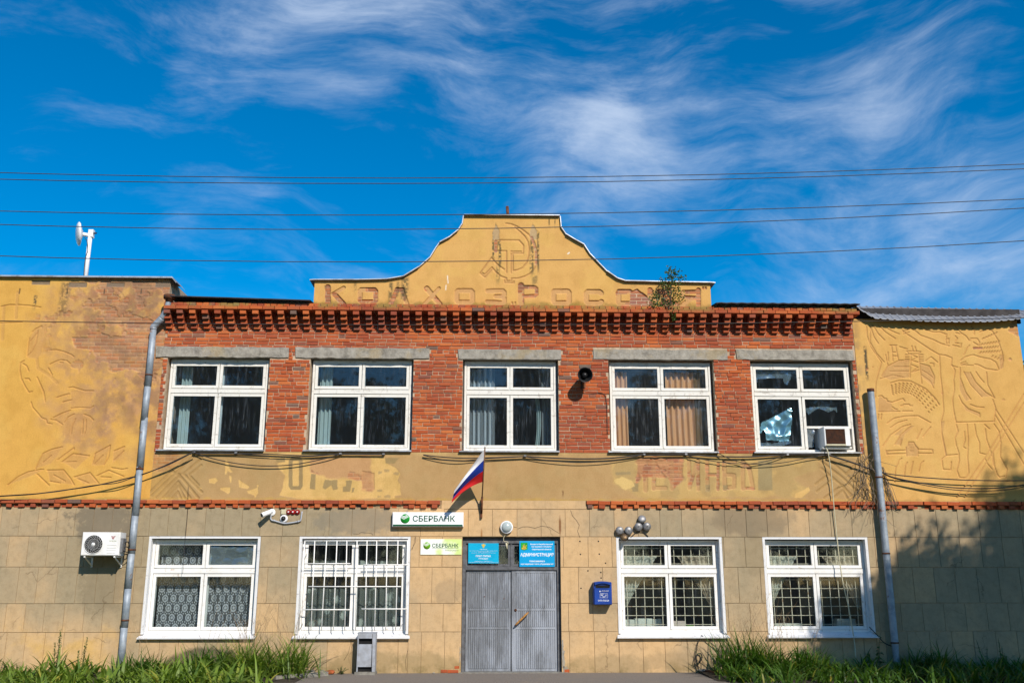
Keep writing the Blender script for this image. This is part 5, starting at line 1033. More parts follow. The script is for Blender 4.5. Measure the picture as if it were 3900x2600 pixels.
def door_signs():
    def frame(ax, ay, bx, by, mat, name, label):
        X0, Z1 = q('Y1', ax, ay, .09); X1, Z0 = q('Y1', bx, by, .09); t = thing(name, label, 'sign', ((X0 + X1) / 2, .09, Z0)); c = (X0 + X1) / 2
        MB().cbox(X0 - c, X1 - c, 0, .02, 0, Z1 - Z0, .003).build('plate', mat, t); return t, c, Z0
    t, c, z0 = frame(916, 1168, 1264, 1400, 'sign_cyan', 'sign_plate', 'turquoise notice plate with golden eagle emblem over the left door leaf')
    def tx(s_, x, y0, h, wd=None, mat='print_white', bold=.0): X, Z = q('Y1', x, y0, .09); text(s_, X - c, Z - z0, -.001, h, mat, t, width=wd, align='CENTER', bold=bold)
    X, Z = q('Y1', 1090, 1200, .09); X -= c; Z -= z0
    em = MB(); em.cur = 0                                                       # two-headed eagle emblem
    half = [(0, .040), (.008, .046), (.014, .040), (.012, .030), (.022, .026), (.036, .036), (.040, .020), (.034, .006), (.022, .000), (.016, -.014), (.022, -.030), (.010, -.026), (0, -.042)]
    em.prism([(X + a, Z + b) for a, b in half[::-1]] + [(X - a, Z + b) for a, b in half[1:-1]], -.003, .001); em.build('emblem', 'print_gold', t)
    tx('МВД России', 1090, 1243, .017, .14, bold=.01); tx('отдел министерства внутренних дел по Базарно-Карабулакскому', 1090, 1259, .011, .58); tx('району Саратовской области', 1090, 1270, .011, .20); tx('муниципальное образование участковый пункт', 1090, 1282, .011, .5)
    tx('ПУНКТ ПРИЕМА', 1088, 1325, .036, .31, bold=.015); tx('ГРАЖДАН', 1088, 1356, .034, .19, bold=.015); tx('с.АЛЕКСЕЕВКА, ул. СОВЕТСКАЯ, д. 13', 1087, 1381, .016, .36); tx('тел. 8 (845) 93-87-10  ТЕЛ.дежурной части 8 (845) 91-2-17-60', 1087, 1393, .013, .6)
    t, c, z0 = frame(1501, 1142, 1908, 1440, 'sign_blue', 'sign_plate', 'bright blue administration plate with green and yellow crest over the right door leaf')
    X0, Z1 = q('Y1', 1518, 1162, .09); X1, Z0 = q('Y1', 1596, 1250, .09); X0 -= c; X1 -= c; Z0 -= z0; Z1 -= z0; w, h = X1 - X0, Z1 - Z0
    MB().prism([(X0, Z0 + .02), (X0 + w * .5, Z0), (X1, Z0 + .02), (X1, Z1), (X0, Z1)][::-1], -.003, .001).build('crest', 'sign_bgreen', t)
    cr = MB()
    for fx, fz, s1 in ((.25, .25, .16), (.5, .22, .2), (.72, .27, .16), (.45, .48, .18), (.62, .45, .14), (.5, .72, .10), (.8, .6, .10), (.35, .6, .09)):
        k = 7; cr.prism([(X0 + w * fx + math.cos(a * 2 * math.pi / k) * w * s1 * (.7 + .3 * (a % 2)), Z0 + h * fz + math.sin(a * 2 * math.pi / k) * h * s1 * .8) for a in range(k)][::-1], -.006, -.002)
    cr.build('crest_motif', 'print_gold', t)
    for s_, x, y, hh, wd, bo in (('Базарно-Карабулакский', 1757, 1190, .034, .46, .02), ('муниципальный район', 1757, 1218, .034, .42, .02), ('Саратовской области', 1757, 1249, .034, .40, .02), ('АДМИНИСТРАЦИЯ', 1704, 1325, .080, .68, .02), ('Алексеевского', 1705, 1383, .036, .32, .022), ('муниципального образования', 1706, 1418, .036, .67, .022)): tx(s_, x, y, hh, wd, bold=bo)
door_signs()

# ------------------------------------------------------------------ lamp over the door, flag
def lamp():
    x, z = q('Y1', 1355, 985, -.06); t = thing('wall_lamp', 'round frosted bulkhead lamp with white rim above the entrance', 'lamp', (x, 0, z)); d = Vector((0, -1, 0))
    MB().lathe((0, 0, 0), d, [(0, .128), (.055, .132), (.075, .122), (.078, .108), (.06, .10)], 32).build('rim', 'white_plastic', t)
    MB().lathe((0, -.06, 0), d, [(0, .108), (.03, .102), (.058, .078), (.074, .04), (.078, .0)], 32).build('globe', 'lamp_glass', t)
    o = lambda a, b: (q('Y1', a, b, -.02)[0] - x, -.02, q('Y1', a, b, -.02)[1] - z)
    MB().tube(spline([o(1340, 1075), o(1322, 1105), o(1325, 1145), o(1355, 1150), o(1372, 1160), o(1365, 1190)], 5), .006, 6).build('loose_cable', 'beige_plastic', t); a, b = o(1350, 1165), o(1362, 1235); MB().tube([a, b], [.018, .014], 8).build('cable_plug', 'beige_plastic', t)
lamp()
def flag():
    xb, zb = q('Y1', 1067, 770, -.05); t = thing('flag', 'white, blue and red flag on a slanting pole over the entrance', 'flag', (xb, 0, zb))
    base = Vector((0, -.04, .02)); xt, zt = q('Y1', 1107, 70, -.80); tip = Vector((xt - xb, -.80, zt - zb))
    MB().tube([base, tip], .0135, 10).build('pole', 'pole', t); MB().lathe(tip, tip - base, [(0, .016), (.02, .018), (.04, .0)], 10).build('finial', 'white_plastic', t)
    MB().box(-.02, .02, -.06, -.004, -.19, .18, .001).tube([base + Vector((0, -.01, -.12)), base.lerp(tip, .18)], .022, 8).build('bracket', 'rust', t)
    ax = (tip - base); n, m = 40, 36; V = []; hp = lambda v: tip - ax * (.015 + .55 * v)
    e0 = q3('Y1', 758, 562, -.56); e1 = q3('Y1', 722, 706, -.52); E0 = Vector((e0[0] - xb, e0[1], e0[2] - zb)); E1 = Vector((e1[0] - xb, e1[1], e1[2] - zb))
    for j in range(m + 1):
        v = j / m; A = hp(v); B = E0.lerp(E1, v); mid_ = A.lerp(B, .5)
        for i in range(n + 1):
            u = i / n; P = A.lerp(B, u); sag = .07 * v * 4 * u * (1 - u) * (1 - .35 * u); P = P + Vector((-.02 * v * math.sin(u * 3.1), 0, sag * .85)); 
            fold = .035 * math.sin(v * 9 + u * 2.5) * min(1, u * 3) + .03 * math.sin(u * 5 + v * 2) * u
            V.append(tuple(P + Vector((0, fold - .05 * math.sin(u * math.pi) * (1 - v), 0))))
    for k, mat in enumerate(('flag_white', 'flag_blue', 'flag_red')):
        j0, j1 = k * 12, (k + 1) * 12; b = MB(); b.add(V[j0 * (n + 1):(j1 + 1) * (n + 1)], [(j * (n + 1) + i, j * (n + 1) + i + 1, (j + 1) * (n + 1) + i + 1, (j + 1) * (n + 1) + i) for j in range(12) for i in range(n)], True); b.build('stripe', mat, t)
flag()

# ------------------------------------------------------------------ air conditioners
def split_ac():
    Y = -.44; X0, Z1 = q('Z2', 660, 367, Y); X1, Z0 = q('Z2', 943, 553, Y); w, h = X1 - X0, Z1 - Z0; t = thing('air_conditioner', 'white outdoor air conditioner unit with round fan grille on brackets', 'air conditioner', (X0, 0, Z0)); y1 = -.14
    MB().cbox(0, w, Y, y1, 0, h, .012).build('case', 'white_metal', t); cx, cz, r = w * .315, h * .48, h * .42
    MB().lathe((cx, Y - .001, cz), (0, -1, 0), [(0, r), (.008, r), (.010, r - .012), (.002, r - .014), (.002, 0)], 40).build('fan_ring', 'white_metal', t); MB().lathe((cx, Y - .004, cz), (0, -1, 0), [(0, r - .014), (.001, r - .014), (.001, 0)], 40).build('fan_opening', 'dark_inside', t)
    g = MB()
    for k in range(20):
        a0 = 2 * math.pi * k / 20; pts = [(cx + math.cos(a0 + .9 * s) * (.03 + (r - .04) * s), Y - .012 - .006 * math.sin(s * 3), cz + math.sin(a0 + .9 * s) * (.03 + (r - .04) * s)) for s in (0, .25, .5, .75, 1)]; g.tube(pts, .0018, 4)
    for rr in (.55, .8): g.tube([(cx + math.cos(a) * r * rr, Y - .014, cz + math.sin(a) * r * rr) for a in np.linspace(0, 2 * math.pi, 33)], .0014, 4)
    g.build('fan_grille', 'white_metal', t); MB().lathe((cx, Y - .010, cz), (0, -1, 0), [(0, .034), (.008, .033), (.010, 0)], 20).build('hub', 'white_metal', t)
    for k in range(4): MB().cbox(w * .68, w * .92, Y - .006, Y, h * (.10 + .11 * k), h * (.16 + .11 * k), .004).build('louvre', 'white_metal', t)
    lx, lz = w * .815, h * .80
    b = MB()
    for k in range(3): z = lz - .022 * k; b.prism([(lx - .05 + .012 * k, z + .018), (lx, z - .004), (lx + .05 - .012 * k, z + .018), (lx + .036 - .012 * k, z + .020), (lx, z + .008), (lx - .036 + .012 * k, z + .020)][::-1], Y - .003, Y + .001)
    b.build('logo', 'red_enamel', t); text('MITSUDAI', lx - .07, h * .605, Y - .001, .02, 'print_grey', t, width=.14)
    part('side_valve', 'steel', t, (w, w + .05, -.40, -.22, h * .15, h * .75)); 
    pc = MB()
    for k in range(3): pc.tube(spline([(w + .03, -.30 - .03 * k, h * .5 - .06 * k), (w + .10, -.28, h * .6 - .1 * k), (w + .11, -.16, h * .3 - .03 * k), (w + .06, -.03, h * .12)], 6), .010, 6)
    pc.build('pipes', 'black_plastic', t)
    for x in (.06, w - .10): MB().box(x, x + .03, Y + .02, -.002, -.035, -.004).box(x, x + .03, -.03, -.002, -.22, -.034).add([(x + .005, Y + .04, -.036), (x + .025, Y + .04, -.036), (x + .025, -.03, -.2), (x + .005, -.03, -.2), (x + .005, Y + .07, -.036), (x + .025, Y + .07, -.036), (x + .025, -.03, -.17), (x + .005, -.03, -.17)], [(0, 1, 2, 3), (4, 7, 6, 5), (0, 3, 7, 4), (1, 5, 6, 2)]).build('bracket', 'white_metal', t)
split_ac()
def window_ac():
    Y = -.16; X0, Z1 = q('Z6', 848, 912, Y); X1, Z0 = q('Z6', 1032, 1042, Y); w, h = X1 - X0, Z1 - Z0; t = thing('window_air_conditioner', 'white box air conditioner with brown louvres set in the broken upper window', 'air conditioner', (X0, 0, Z0))
    MB().cbox(0, w, Y, .45, 0, h, .012).build('case', 'white_metal', t); MB().box(.03, w * .80, Y - .004, Y + .02, .045, h - .05).build('grille_opening', 'dark_inside', t)
    for k in range(13): z = .055 + (h - .115) * k / 12.5; MB().box(.033, w * .797, Y - .010, Y - .003, z, z + .008).build('slat', 'rust', t)
    part('yellow_strip', 'beige_plastic', t, (.03, w * .80, Y - .008, Y + .0, .012, .04)); part('support_board', 'paint_worn', t, (-.03, w + .03, -.10, .1, -.05, -.006))
    MB().tube(spline([(.03, -.10, -.02), (.05, -.16, -.15), (.10, -.10, -.6), (.12, -.05, -1.5), (.16, -.04, -2.6), (.25, -.05, -3.3), (.3, -.06, -3.9), (.28, -.12, -4.25)], 6), .011, 6).build('drain_hose', 'beige_plastic', t)
window_ac()

# ------------------------------------------------------------------ loudspeaker, bells, cameras, mailbox, bin
def speaker():
    x, z = q('A4', 755, 640, -.42); t = thing('loudspeaker', 'black round horn loudspeaker mounted on the brick pier', 'loudspeaker', (x, 0, z)); d = Vector((.05, -1, -.12)).normalized(); c = Vector((0, -.20, .02))
    MB().lathe(c, d, [(-.08, .05), (-.06, .085), (0, .10), (.10, .135), (.20, .158), (.225, .160), (.225, .150), (.19, .135), (.10, .10), (.06, .07), (.06, .0)], 36).build('horn', 'black_plastic', t)
    MB().lathe(c + d * .06, d, [(0, .05), (.05, .062), (.09, .058), (.12, .03), (.125, 0)], 24).build('driver', 'black_plastic', t); MB().tube([c - d * .05, (0, -.08, -.10), (0, -.004, -.13)], .02, 8).build('bracket', 'rust', t); MB().box(-.05, .05, -.012, -.002, -.22, -.05).build('mount_plate', 'rust', t)
    MB().tube(spline([(.02, -.05, -.28), (.2, -.02, -.31), (.45, -.015, -.34), (.5, -.015, -.6), (.5, -.02, -1.2)], 6), .006, 5).tube(spline([(-.02, -.08, -.2), (-.04, -.06, -.26), (.02, -.05, -.28)], 4), .006, 5).build('lead', 'cable', t)
speaker()
BELLP = [(-.02, .045), (0, .078), (.02, .086), (.045, .080), (.062, .058), (.068, .02), (.070, 0)]
def bell_cluster(cups, label, dirty):
    cx = sum(c[0] for c in cups) / 3; cz = sum(c[1] for c in cups) / 3; t = thing('electric_bell', label, 'bell', (cx, 0, cz), None)
    for i, (x, z) in enumerate(cups):
        d = Vector((.0, -1, .0)) if i < 2 else Vector((0, -1, .45)); MB().lathe((x - cx, -.04, z - cz), d, BELLP, 24).build('gong', 'brass' if (dirty and i == 2) else 'steel', t)
        if i < 2: MB().lathe((x - cx, -.108, z - cz), (0, -1, 0), [(0, .012), (.006, .010), (.007, 0)], 10).build('screw', 'black_plastic', t)
    MB().tube([(cups[0][0] - cx, -.03, cups[0][1] - cz), (0, -.03, 0), (cups[2][0] - cx, -.03, cups[2][1] - cz)], .012, 6).tube([(0, -.03, 0), (cups[1][0] - cx, -.03, cups[1][1] - cz)], .012, 6).box(-.03, .03, -.03, -.002, -.04, .04).build('mount', 'steel', t)
bell_cluster([q('Y7', 503, 217, -.08), q('Y7', 610, 218, -.08), q('Y7', 560, 302, -.08)], 'cluster of two steel gongs and a tarnished brown cup over the window corner', True)
bell_cluster([q('Y7', 728, 170, -.08), q('Y7', 830, 168, -.08), q('Y7', 770, 85, -.08)], 'cluster of three clean steel alarm gongs, the higher of two', False)
MB().tube(spline([q3('Y7', 640, 290, -.02), q3('Y7', 700, 240, -.02), q3('Y7', 735, 228, -.03), q3('Y7', 790, 240, -.02), q3('Y7', 842, 288, -.015)], 6), .009, 6).build('bell_cable', 'cable', None, 'short dark cable arching between the bells and window head', 'cable')
def cameras():
    P = lambda a, b, Y=-.03: Vector(q3('A2', a, b, Y)); c = P(700, 320, -.02); t = thing('security_camera', 'white bullet security camera on a round base pointing left', 'camera', tuple(c)); 
    MB().lathe((0, .016, 0), (0, -1, 0), [(0, .072), (.018, .072), (.024, .066), (.026, 0)], 28).build('base', 'white_plastic', t); a = P(640, 300, -.11) - c; b = P(285, 440, -.24) - c; MB().tube([(0, 0, 0), (-.02, -.05, .01), a], .028, 12).build('arm', 'white_plastic', t)
    MB().tube([a, a.lerp(b, .06), a.lerp(b, .94), b], [.042, .047, .050, .048], 20).build('body', 'white_plastic', t); MB().lathe(b, b - a, [(0, .04), (.003, .038), (.004, 0)], 18).build('lens', 'black_plastic', t)
    c = P(1190, 580, -.02); t = thing('dome_camera', 'white dome security camera with black eyeball lens', 'camera', tuple(c)); MB().lathe((0, .018, 0), (0, -1, 0), [(0, .080), (.03, .080), (.05, .066), (.055, .052), (.05, .048)], 30).build('housing', 'white_plastic', t); MB().lathe((-.005, -.02, .003), Vector((0, -1, -.1)), [(0, .048), (.02, .048), (.045, .036), (.06, .018), (.064, 0)], 24).build('eyeball', 'black_plastic', t)
    for k, x in enumerate((1380, 1560, 1740)):
        c = P(x, 310, -.02); t = thing('alarm_bell', 'small red alarm bell, ' + ('the one next to the junction box', 'the middle one of three', 'the one next to the rising conduit end')[k], 'bell', tuple(c), 'row of red alarm bells'); MB().lathe((0, .018, 0), (0, -1, 0), [(0, .05), (.012, .054), (.03, .048), (.045, .03), (.05, .016)], 24).build('gong', 'red_enamel', t); MB().lathe((0, -.032, 0), (0, -1, 0), [(0, .016), (.008, .015), (.010, 0)], 14).build('boss', 'white_plastic', t)
    c = P(1180, 300, -.03); t = thing('junction_box', 'small square beige junction box beside the red alarm bells', 'junction box', tuple(c)); MB().cbox(-.052, .052, -.02, .028, -.055, .05, .006).build('case', 'beige_plastic', t); MB().cbox(-.045, .045, -.026, -.018, -.048, .043, .003).build('lid', 'beige_plastic', t)
    pts = [P(670, 470), P(650, 560), P(700, 640), P(800, 660), P(1000, 720), P(1200, 765), P(1450, 750), P(1780, 690), P(1870, 640), P(1900, 480), P(1930, 285)]; t = thing('conduit', 'grey curved plastic conduit sagging below the dome camera', 'conduit', tuple(pts[0])); MB().tube(spline([p - pts[0] for p in pts], 5), .0155, 8).build('tube', 'conduit', t)
    for i in (3, 7): MB().lathe(pts[i] - pts[0], pts[i + 1] - pts[i], [(-.02, .019), (.02, .019)], 10).build('coupling', 'conduit', t)
cameras()
def mailbox():
    Y = -.22; X0, Z1 = q('Y7', 192, 822, Y); X1, Z0 = q('Y7', 413, 1096, Y); w, h = X1 - X0, Z1 - Z0; t = thing('mailbox', 'blue wall mailbox with white print and curved slot hood', 'mailbox', (X0, 0, Z0))
    arch = [(w * u, h - .022 * (2 * u - 1) ** 2) for u in np.linspace(0, 1, 13)]; MB().prism([(0, .0)] + [(w, 0)] + arch[::-1], Y + .02, -.003).build('body', 'mail_blue', t); MB().prism([(.012, .0), (w - .012, 0), (w - .012, h * .70), (.012, h * .70)], Y, Y + .022).build('door_panel', 'mail_blue', t)
    MB().box(.04, w - .04, Y + .012, Y + .024, h * .705, h * .83).build('slot', 'dark_inside', t); hd = [(w * u, h * .80 + .05 * (1 - (2 * u - 1) ** 2)) for u in np.linspace(.06, .94, 11)]; MB().prism(hd + [(w * .97, h * .97), (w * .03, h * .97)], Y - .012, Y + .03).build('hood', 'mail_blue', t)
    MB().box(.01, w - .01, Y + .005, -.01, -.018, -.001).build('bottom_lip', 'black_plastic', t)
    text('ОЧТА РОССИ', w * .22, h * .125, Y - .001, .032, 'print_white', t, width=w * .60, bold=.01); text('СПИСОК ВЫЕМКИ', w * .42, h * .57, Y - .001, .012, 'print_white', t, width=w * .40); text('почтовой корреспонденции', w * .38, h * .545, Y - .001, .008, 'print_white', t, width=w * .44)
    b = MB(); b.box(w * .31, w * .36, Y - .003, Y, h * .535, h * .59); fx0, fx1, fz0, fz1 = w * .33, w * .76, h * .28, h * .47
    for bx in ((fx0, fx1, fz0, fz0 + .003), (fx0, fx1, fz1 - .003, fz1), (fx0, fx0 + .003, fz0, fz1), (fx1 - .003, fx1, fz0, fz1)): b.box(bx[0], bx[1], Y - .003, Y, bx[2], bx[3])
    for k, (u0, u1, v) in enumerate(((.05, .5, .85), (.1, .35, .62), (.1, .4, .5), (.65, .9, .62), (.65, .85, .4), (.3, .7, .25), (.4, .6, .12))): b.box(fx0 + (fx1 - fx0) * u0, fx0 + (fx1 - fx0) * u1, Y - .003, Y, fz0 + (fz1 - fz0) * v, fz0 + (fz1 - fz0) * (v + .06))
    b.build('printed_form', 'print_white', t)
mailbox()
def litter_bin():
    Y = -.30; X0, X1 = -3.045, -2.69; t = thing('litter_bin', 'narrow grey metal litter bin with slot on a concrete foot', 'bin', ((X0 + X1) / 2, -.17, 0)); w = (X1 - X0) / 2; z0, z1 = .055, .80; y0, y1 = -.14, .12
    b = MB(); b.box(-w, -w + .02, y0, y1, z0, z1 - .03); b.box(w - .055, w, y0 - .004, y1, z0, z1 - .03); b.box(-w + .02, w - .055, y1 - .015, y1, z0, z1 - .03); b.build('frame', 'bin_grey', t)
    b = MB(); b.box(-w + .022, w - .058, y0 + .005, y1 - .016, z0 + .09, z1 - .235); b.build('bucket', 'bin_grey', t); MB().box(-w + .021, w - .056, y0 - .006, y1 - .01, z1 - .125, z1 - .028).build('hood', 'bin_grey', t); part('inside', 'dark_inside', t, (-w + .024, w - .06, y0 + .06, y1 - .017, z0 + .005, z1 - .13))
    part('roof_plate', 'bin_grey', t, (-w - .004, w + .004, y0 - .01, y1, z1 - .028, z1 - .012)); part('foot', 'kerb', t, (-w - .03, w + .02, y0 - .06, y1 + .02, .0, .052)); MB().tube([(w - .065, y0 - .008, z0 + .1), (w - .062, y0 - .008, z1 - .04)], .006, 6).build('hinge_rod', 'steel', t)
litter_bin()

# ------------------------------------------------------------------ antenna, vent, cables, overhead wires
def antenna():
    c = Vector(q3('A1', 480, 1400, .3)); c.z = 8.12; t = thing('dish_antenna', 'white radio dish on a leaning roof mast above the left wing', 'antenna', tuple(c)); P = lambda a, b, Y=.3: Vector(q3('A1', a, b, Y)) - c
    top = P(585, 460); MB().tube([(0, 0, .0), top], .046, 14).build('mast', 'white_plastic', t); dc = P(400, 385); d = Vector((-.88, -.46, -.12)).normalized()
    MB().lathe(dc + d * .02, d, [(-.03, .07), (0, .15), (.02, .24), (.035, .262), (.05, .266), (.062, .26), (.085, .22), (.105, .15), (.115, .07), (.118, 0)], 40).build('dish', 'white_plastic', t); MB().tube([dc + d * .06, top + Vector((.0, 0, .04))], .045, 14).build('feed_housing', 'white_plastic', t)
    b = MB().cbox(top.x - .04, top.x + .07, top.y - .05, top.y + .05, top.z - .01, top.z + .17, .01); b.build('clamp_bracket', 'white_metal', t); MB().tube([top + Vector((.05, 0, .09)), top + Vector((.14, -.02, .09))], .018, 8).build('bolt', 'black_plastic', t); MB().tube(spline([dc + Vector((.08, -.05, -.1)), P(510, 560, .25), P(530, 780, .25), P(480, 930, .25), P(445, 1200, .25), P(435, 1390, .25)], 6), .008, 6).build('lead', 'cable', t)
antenna()
xv, zv = q('P', 1168, 493, .2); MB().tube([(0, 0, -.25), (-.03, 0, .14)], .035, 10).build('vent_stub', 'rust', None, 'short rusty pipe stub sticking up behind the pediment top', 'pipe', loc=(xv, .2, 9.86))
def wires():
    def wr(pts, Y, r, label, name='overhead_wire', mat='wire', group='overhead wires'):
        w = [Vector(q3('P', x, y, Y)) for x, y in pts]; a, b, c = w; xs = [p.x for p in w]; zs = [p.z for p in w]; co = np.polyfit(xs, zs, 2); X = np.linspace(-42, 42, 90); P = [Vector((x, Y, float(np.polyval(co, x)))) for x in X]; MB().tube(P, r, 6).build(name, mat, None, label, 'wire', group)
    wr([(0, 397), (1176, 408), (2352, 377)], -12.0, .0035, 'topmost thin overhead wire, close above its twin'); wr([(0, 412), (1060, 421), (2352, 388)], -12.0, .0036, 'overhead wire just under the topmost one'); wr([(0, 485), (1176, 492), (2352, 457)], -12.0, .0036, 'overhead wire grazing the top of the pediment coping')
    wr([(0, 516), (1176, 524), (2352, 478)], -12.0, .0036, 'overhead wire crossing the antenna dish and the tip of the sickle'); wr([(0, 588), (1100, 600), (2352, 553)], -12.0, .0036, 'lowest overhead wire, crossing the hammer emblem'); wr([(0, 737), (1176, 746), (2352, 730)], -12.0, .0036, 'thin dark wire strung along the brick dentil cornice', mat='cable')
wires()
def cables():
    def cb(lab, z, pts, Y=-.05, r=.010, n=6, group='cables under the upper windows'): MB().tube(spline([q3(z, *p, Y) for p in pts], n), r, 6).build('facade_cable', 'cable', None, lab, 'cable', group)
    cb('black cable climbing from the left wing to the first upper window sill', 'Z1', [(-60,1432),(0,1425),(200,1412),(430,1382),(600,1355),(800,1308),(880,1285),(1000,1235),(1140,1168),(1160,1162)], -.16, .012); cb('second black cable running close beside the climbing one on the left wing', 'Z1', [(-60,1430),(0,1423),(300,1402),(560,1360),(700,1345),(830,1300),(1000,1240),(1160,1160)], -.17, .009)
    cb('taut black cable from the first to the second upper window sill', 'Z3', [(350,1150),(640,1152),(900,1160),(1150,1170),(1370,1158),(1680,1160)], -.05, .011); cb('second taut cable between the first two upper sills', 'Z3', [(350,1153),(640,1158),(900,1172),(1150,1176),(1370,1162),(1680,1163)], -.06, .009)
    cb('black cable sagging low in a loop between the first two upper windows', 'Z3', [(350,1150),(480,1190),(650,1225),(850,1242),(1050,1232),(1250,1195),(1380,1158)], -.07, .010)
    cb('black cable from the second upper window to behind the flag', 'Z5', [(-70,1072),(40,1085),(200,1095),(380,1092),(640,1082)], -.06, .011); cb('thin lower cable hanging behind the flag', 'Z5', [(-70,1075),(60,1105),(180,1115),(350,1100),(640,1085)], -.07, .008); cb('bunched black cable right of the flag under the brick pier', 'Z5', [(640,1082),(800,1092),(1000,1100),(1200,1098),(1350,1085),(1480,1068)], -.06, .015)
    cb('sagging thin cable right of the flag under the bunched one', 'Z5', [(640,1085),(800,1110),(1000,1126),(1200,1118),(1400,1088),(1480,1070)], -.07, .008); cb('bunched cable under the fourth upper window sill', 'Y3', [(455,60),(745,55),(950,68),(1200,70),(1440,55),(1730,58)], -.06, .015); cb('thin cable dipping between the fourth and fifth upper windows', 'Y3', [(745,58),(850,85),(1000,108),(1180,118),(1320,95),(1440,55)], -.07, .008)
    cb('thin cable sagging beneath the fifth upper window', 'Y3', [(960,40),(1060,88),(1200,120),(1400,112),(1600,75),(1730,55)], -.08, .008); cb('thick bundled cable running down from the fifth window to the right pipe', 'Y3', [(1730,58),(1800,80),(1900,112),(2030,158),(2110,180)], -.10, .018)
    cb('upper black cable crossing the right wing below the relief', 'Y4', [(335,1355),(450,1375),(700,1398),(1000,1415),(1300,1420),(1530,1418)], -.12, .011); cb('middle black cable sagging across the right wing', 'Y4', [(335,1355),(430,1395),(650,1440),(900,1475),(1150,1482),(1350,1470),(1530,1440)], -.14, .012); cb('lowest black cable sagging across the right wing', 'Y4', [(335,1357),(420,1398),(650,1452),(900,1492),(1150,1502),(1350,1488),(1530,1455)], -.13, .009)
    for z, x, y, w_ in (('Z3',350,1147,'upper window beside the left drainpipe, where the loop starts'),('Z3',645,1150,'upper window beside the left drainpipe, past the loop start'),('Z3',1378,1157,'second upper window, where the low loop ends'),('Z3',1680,1160,'second upper window, nearer the flag'),('Z5',645,1080,'window over the flag'),('Z5',1480,1070,'beige curtained window, nearer the loudspeaker'),('Z5',1775,1068,'beige curtained window, farther from the loudspeaker'),('Y3',1445,55,'foil window, away from the air conditioner'),('Y3',1730,55,'foil window, below the air conditioner')):
        X, Z = q(z, x, y, -.04); MB().box(X - .025, X + .025, -.075, .0, Z - .015, Z + .018, .002).build('cable_clip', 'steel', None, 'grey cable clip under the ' + w_, 'clip', 'cable clips under the sills')
    # coil of cable hanging by the right bed, and the loop from the window
    pts = [q3('Z8', *p, -.05) for p in ((925,1015),(895,1080),(880,1160),(870,1215),(885,1235),(910,1220),(930,1180),(920,1150),(895,1155),(880,1190),(890,1225),(915,1200),(925,1165),(905,1150),(885,1180),(882,1225),(900,1260),(905,1290))]
    MB().tube(spline(pts, 5), .008, 6).build('cable_coil', 'cable', None, 'coil of thin black cable hanging under the window beside the mailbox', 'cable'); MB().tube(spline([q3('Z8', *p, -.06) for p in ((925,1015),(980,1060),(1040,1110),(1080,1170),(1090,1230))], 5), .008, 6).build('facade_cable', 'cable', None, 'thin cable trailing from the latticed window into the tall grass', 'cable')
    MB().tube(spline([q3('Y5', *p, -.08) for p in ((232,1120),(290,1180),(350,1245),(410,1272),(450,1275))], 5), .010, 6).build('facade_cable', 'cable', None, 'black cable from the last lower window sill to the right downpipe foot', 'cable')
    MB().tube(spline([q3('Z2', *p, -.03) for p in ((1500,0),(1492,220),(1480,350),(1468,500),(1455,700))], 5), .004, 5).build('facade_cable', 'cable', None, 'hair thin wire hanging down in front of the medallion lace window', 'wire')
cables()

# ------------------------------------------------------------------ vegetation
def blades(name, bases, mat, label, cat, kind=None, group=None, parent=None):
    """bases: list of (x, y, z, azimuth, lean, length, width, droop)"""
    B = np.array(bases); n = len(B); seg = 5; t = np.linspace(0, 1, seg + 1); V = np.zeros((n, (seg + 1) * 2, 3)); rnd = RNG.random(n)
    ca, sa = np.cos(B[:, 3]), np.sin(B[:, 3])
    for k, tt in enumerate(t):
        ang = B[:, 4] + B[:, 7] * tt; out = B[:, 5] * (tt * np.sin(B[:, 4] + B[:, 7] * tt * .55)); up = B[:, 5] * tt * np.cos(B[:, 4] + B[:, 7] * tt * .62); w = B[:, 6] * (1 - tt ** 1.8) * (.65 + .7 * tt * (1 - tt) * 2) * .5 + .0006
        cx, cy, cz = B[:, 0] + ca * out, B[:, 1] + sa * out, B[:, 2] + up
        V[:, k * 2] = np.stack([cx - sa * w, cy + ca * w, cz], 1); V[:, k * 2 + 1] = np.stack([cx + sa * w, cy - ca * w, cz], 1)
    V[:, :, 2] = np.maximum(V[:, :, 2], .004)
    q_ = np.array([[k * 2, k * 2 + 1, k * 2 + 3, k * 2 + 2] for k in range(seg)]); Fc = (np.arange(n)[:, None, None] * (seg + 1) * 2 + q_[None]).reshape(-1, 4)
    me = bpy.data.meshes.new(name); co = V.reshape(-1, 3).astype(np.float32); me.vertices.add(len(co)); me.vertices.foreach_set('co', co.ravel()); me.loops.add(Fc.size); me.loops.foreach_set('vertex_index', Fc.ravel().astype(np.int32)); me.polygons.add(len(Fc)); me.polygons.foreach_set('loop_start', (np.arange(len(Fc)) * 4).astype(np.int32))
    at = me.attributes.new('leaf_rnd', 'FLOAT', 'POINT'); at.data.foreach_set('value', np.repeat(rnd, (seg + 1) * 2).astype(np.float32)); me.polygons.foreach_set('use_smooth', np.ones(len(Fc), bool)); me.update(calc_edges=True); me.materials.append(M[mat])
    o = link(bpy.data.objects.new(name, me), parent); return tag(o, label, cat, group, kind)
U = random.uniform
def tuft(cx, cy, n, L, spread=.12, w=.022, lean=.25): return [(cx + random.gauss(0, spread), cy + random.gauss(0, spread), 0, U(0, 6.283), U(.02, lean), L * U(.6, 1.1), w * U(.6, 1.2), U(.5, 1.7)) for _ in range(n)]
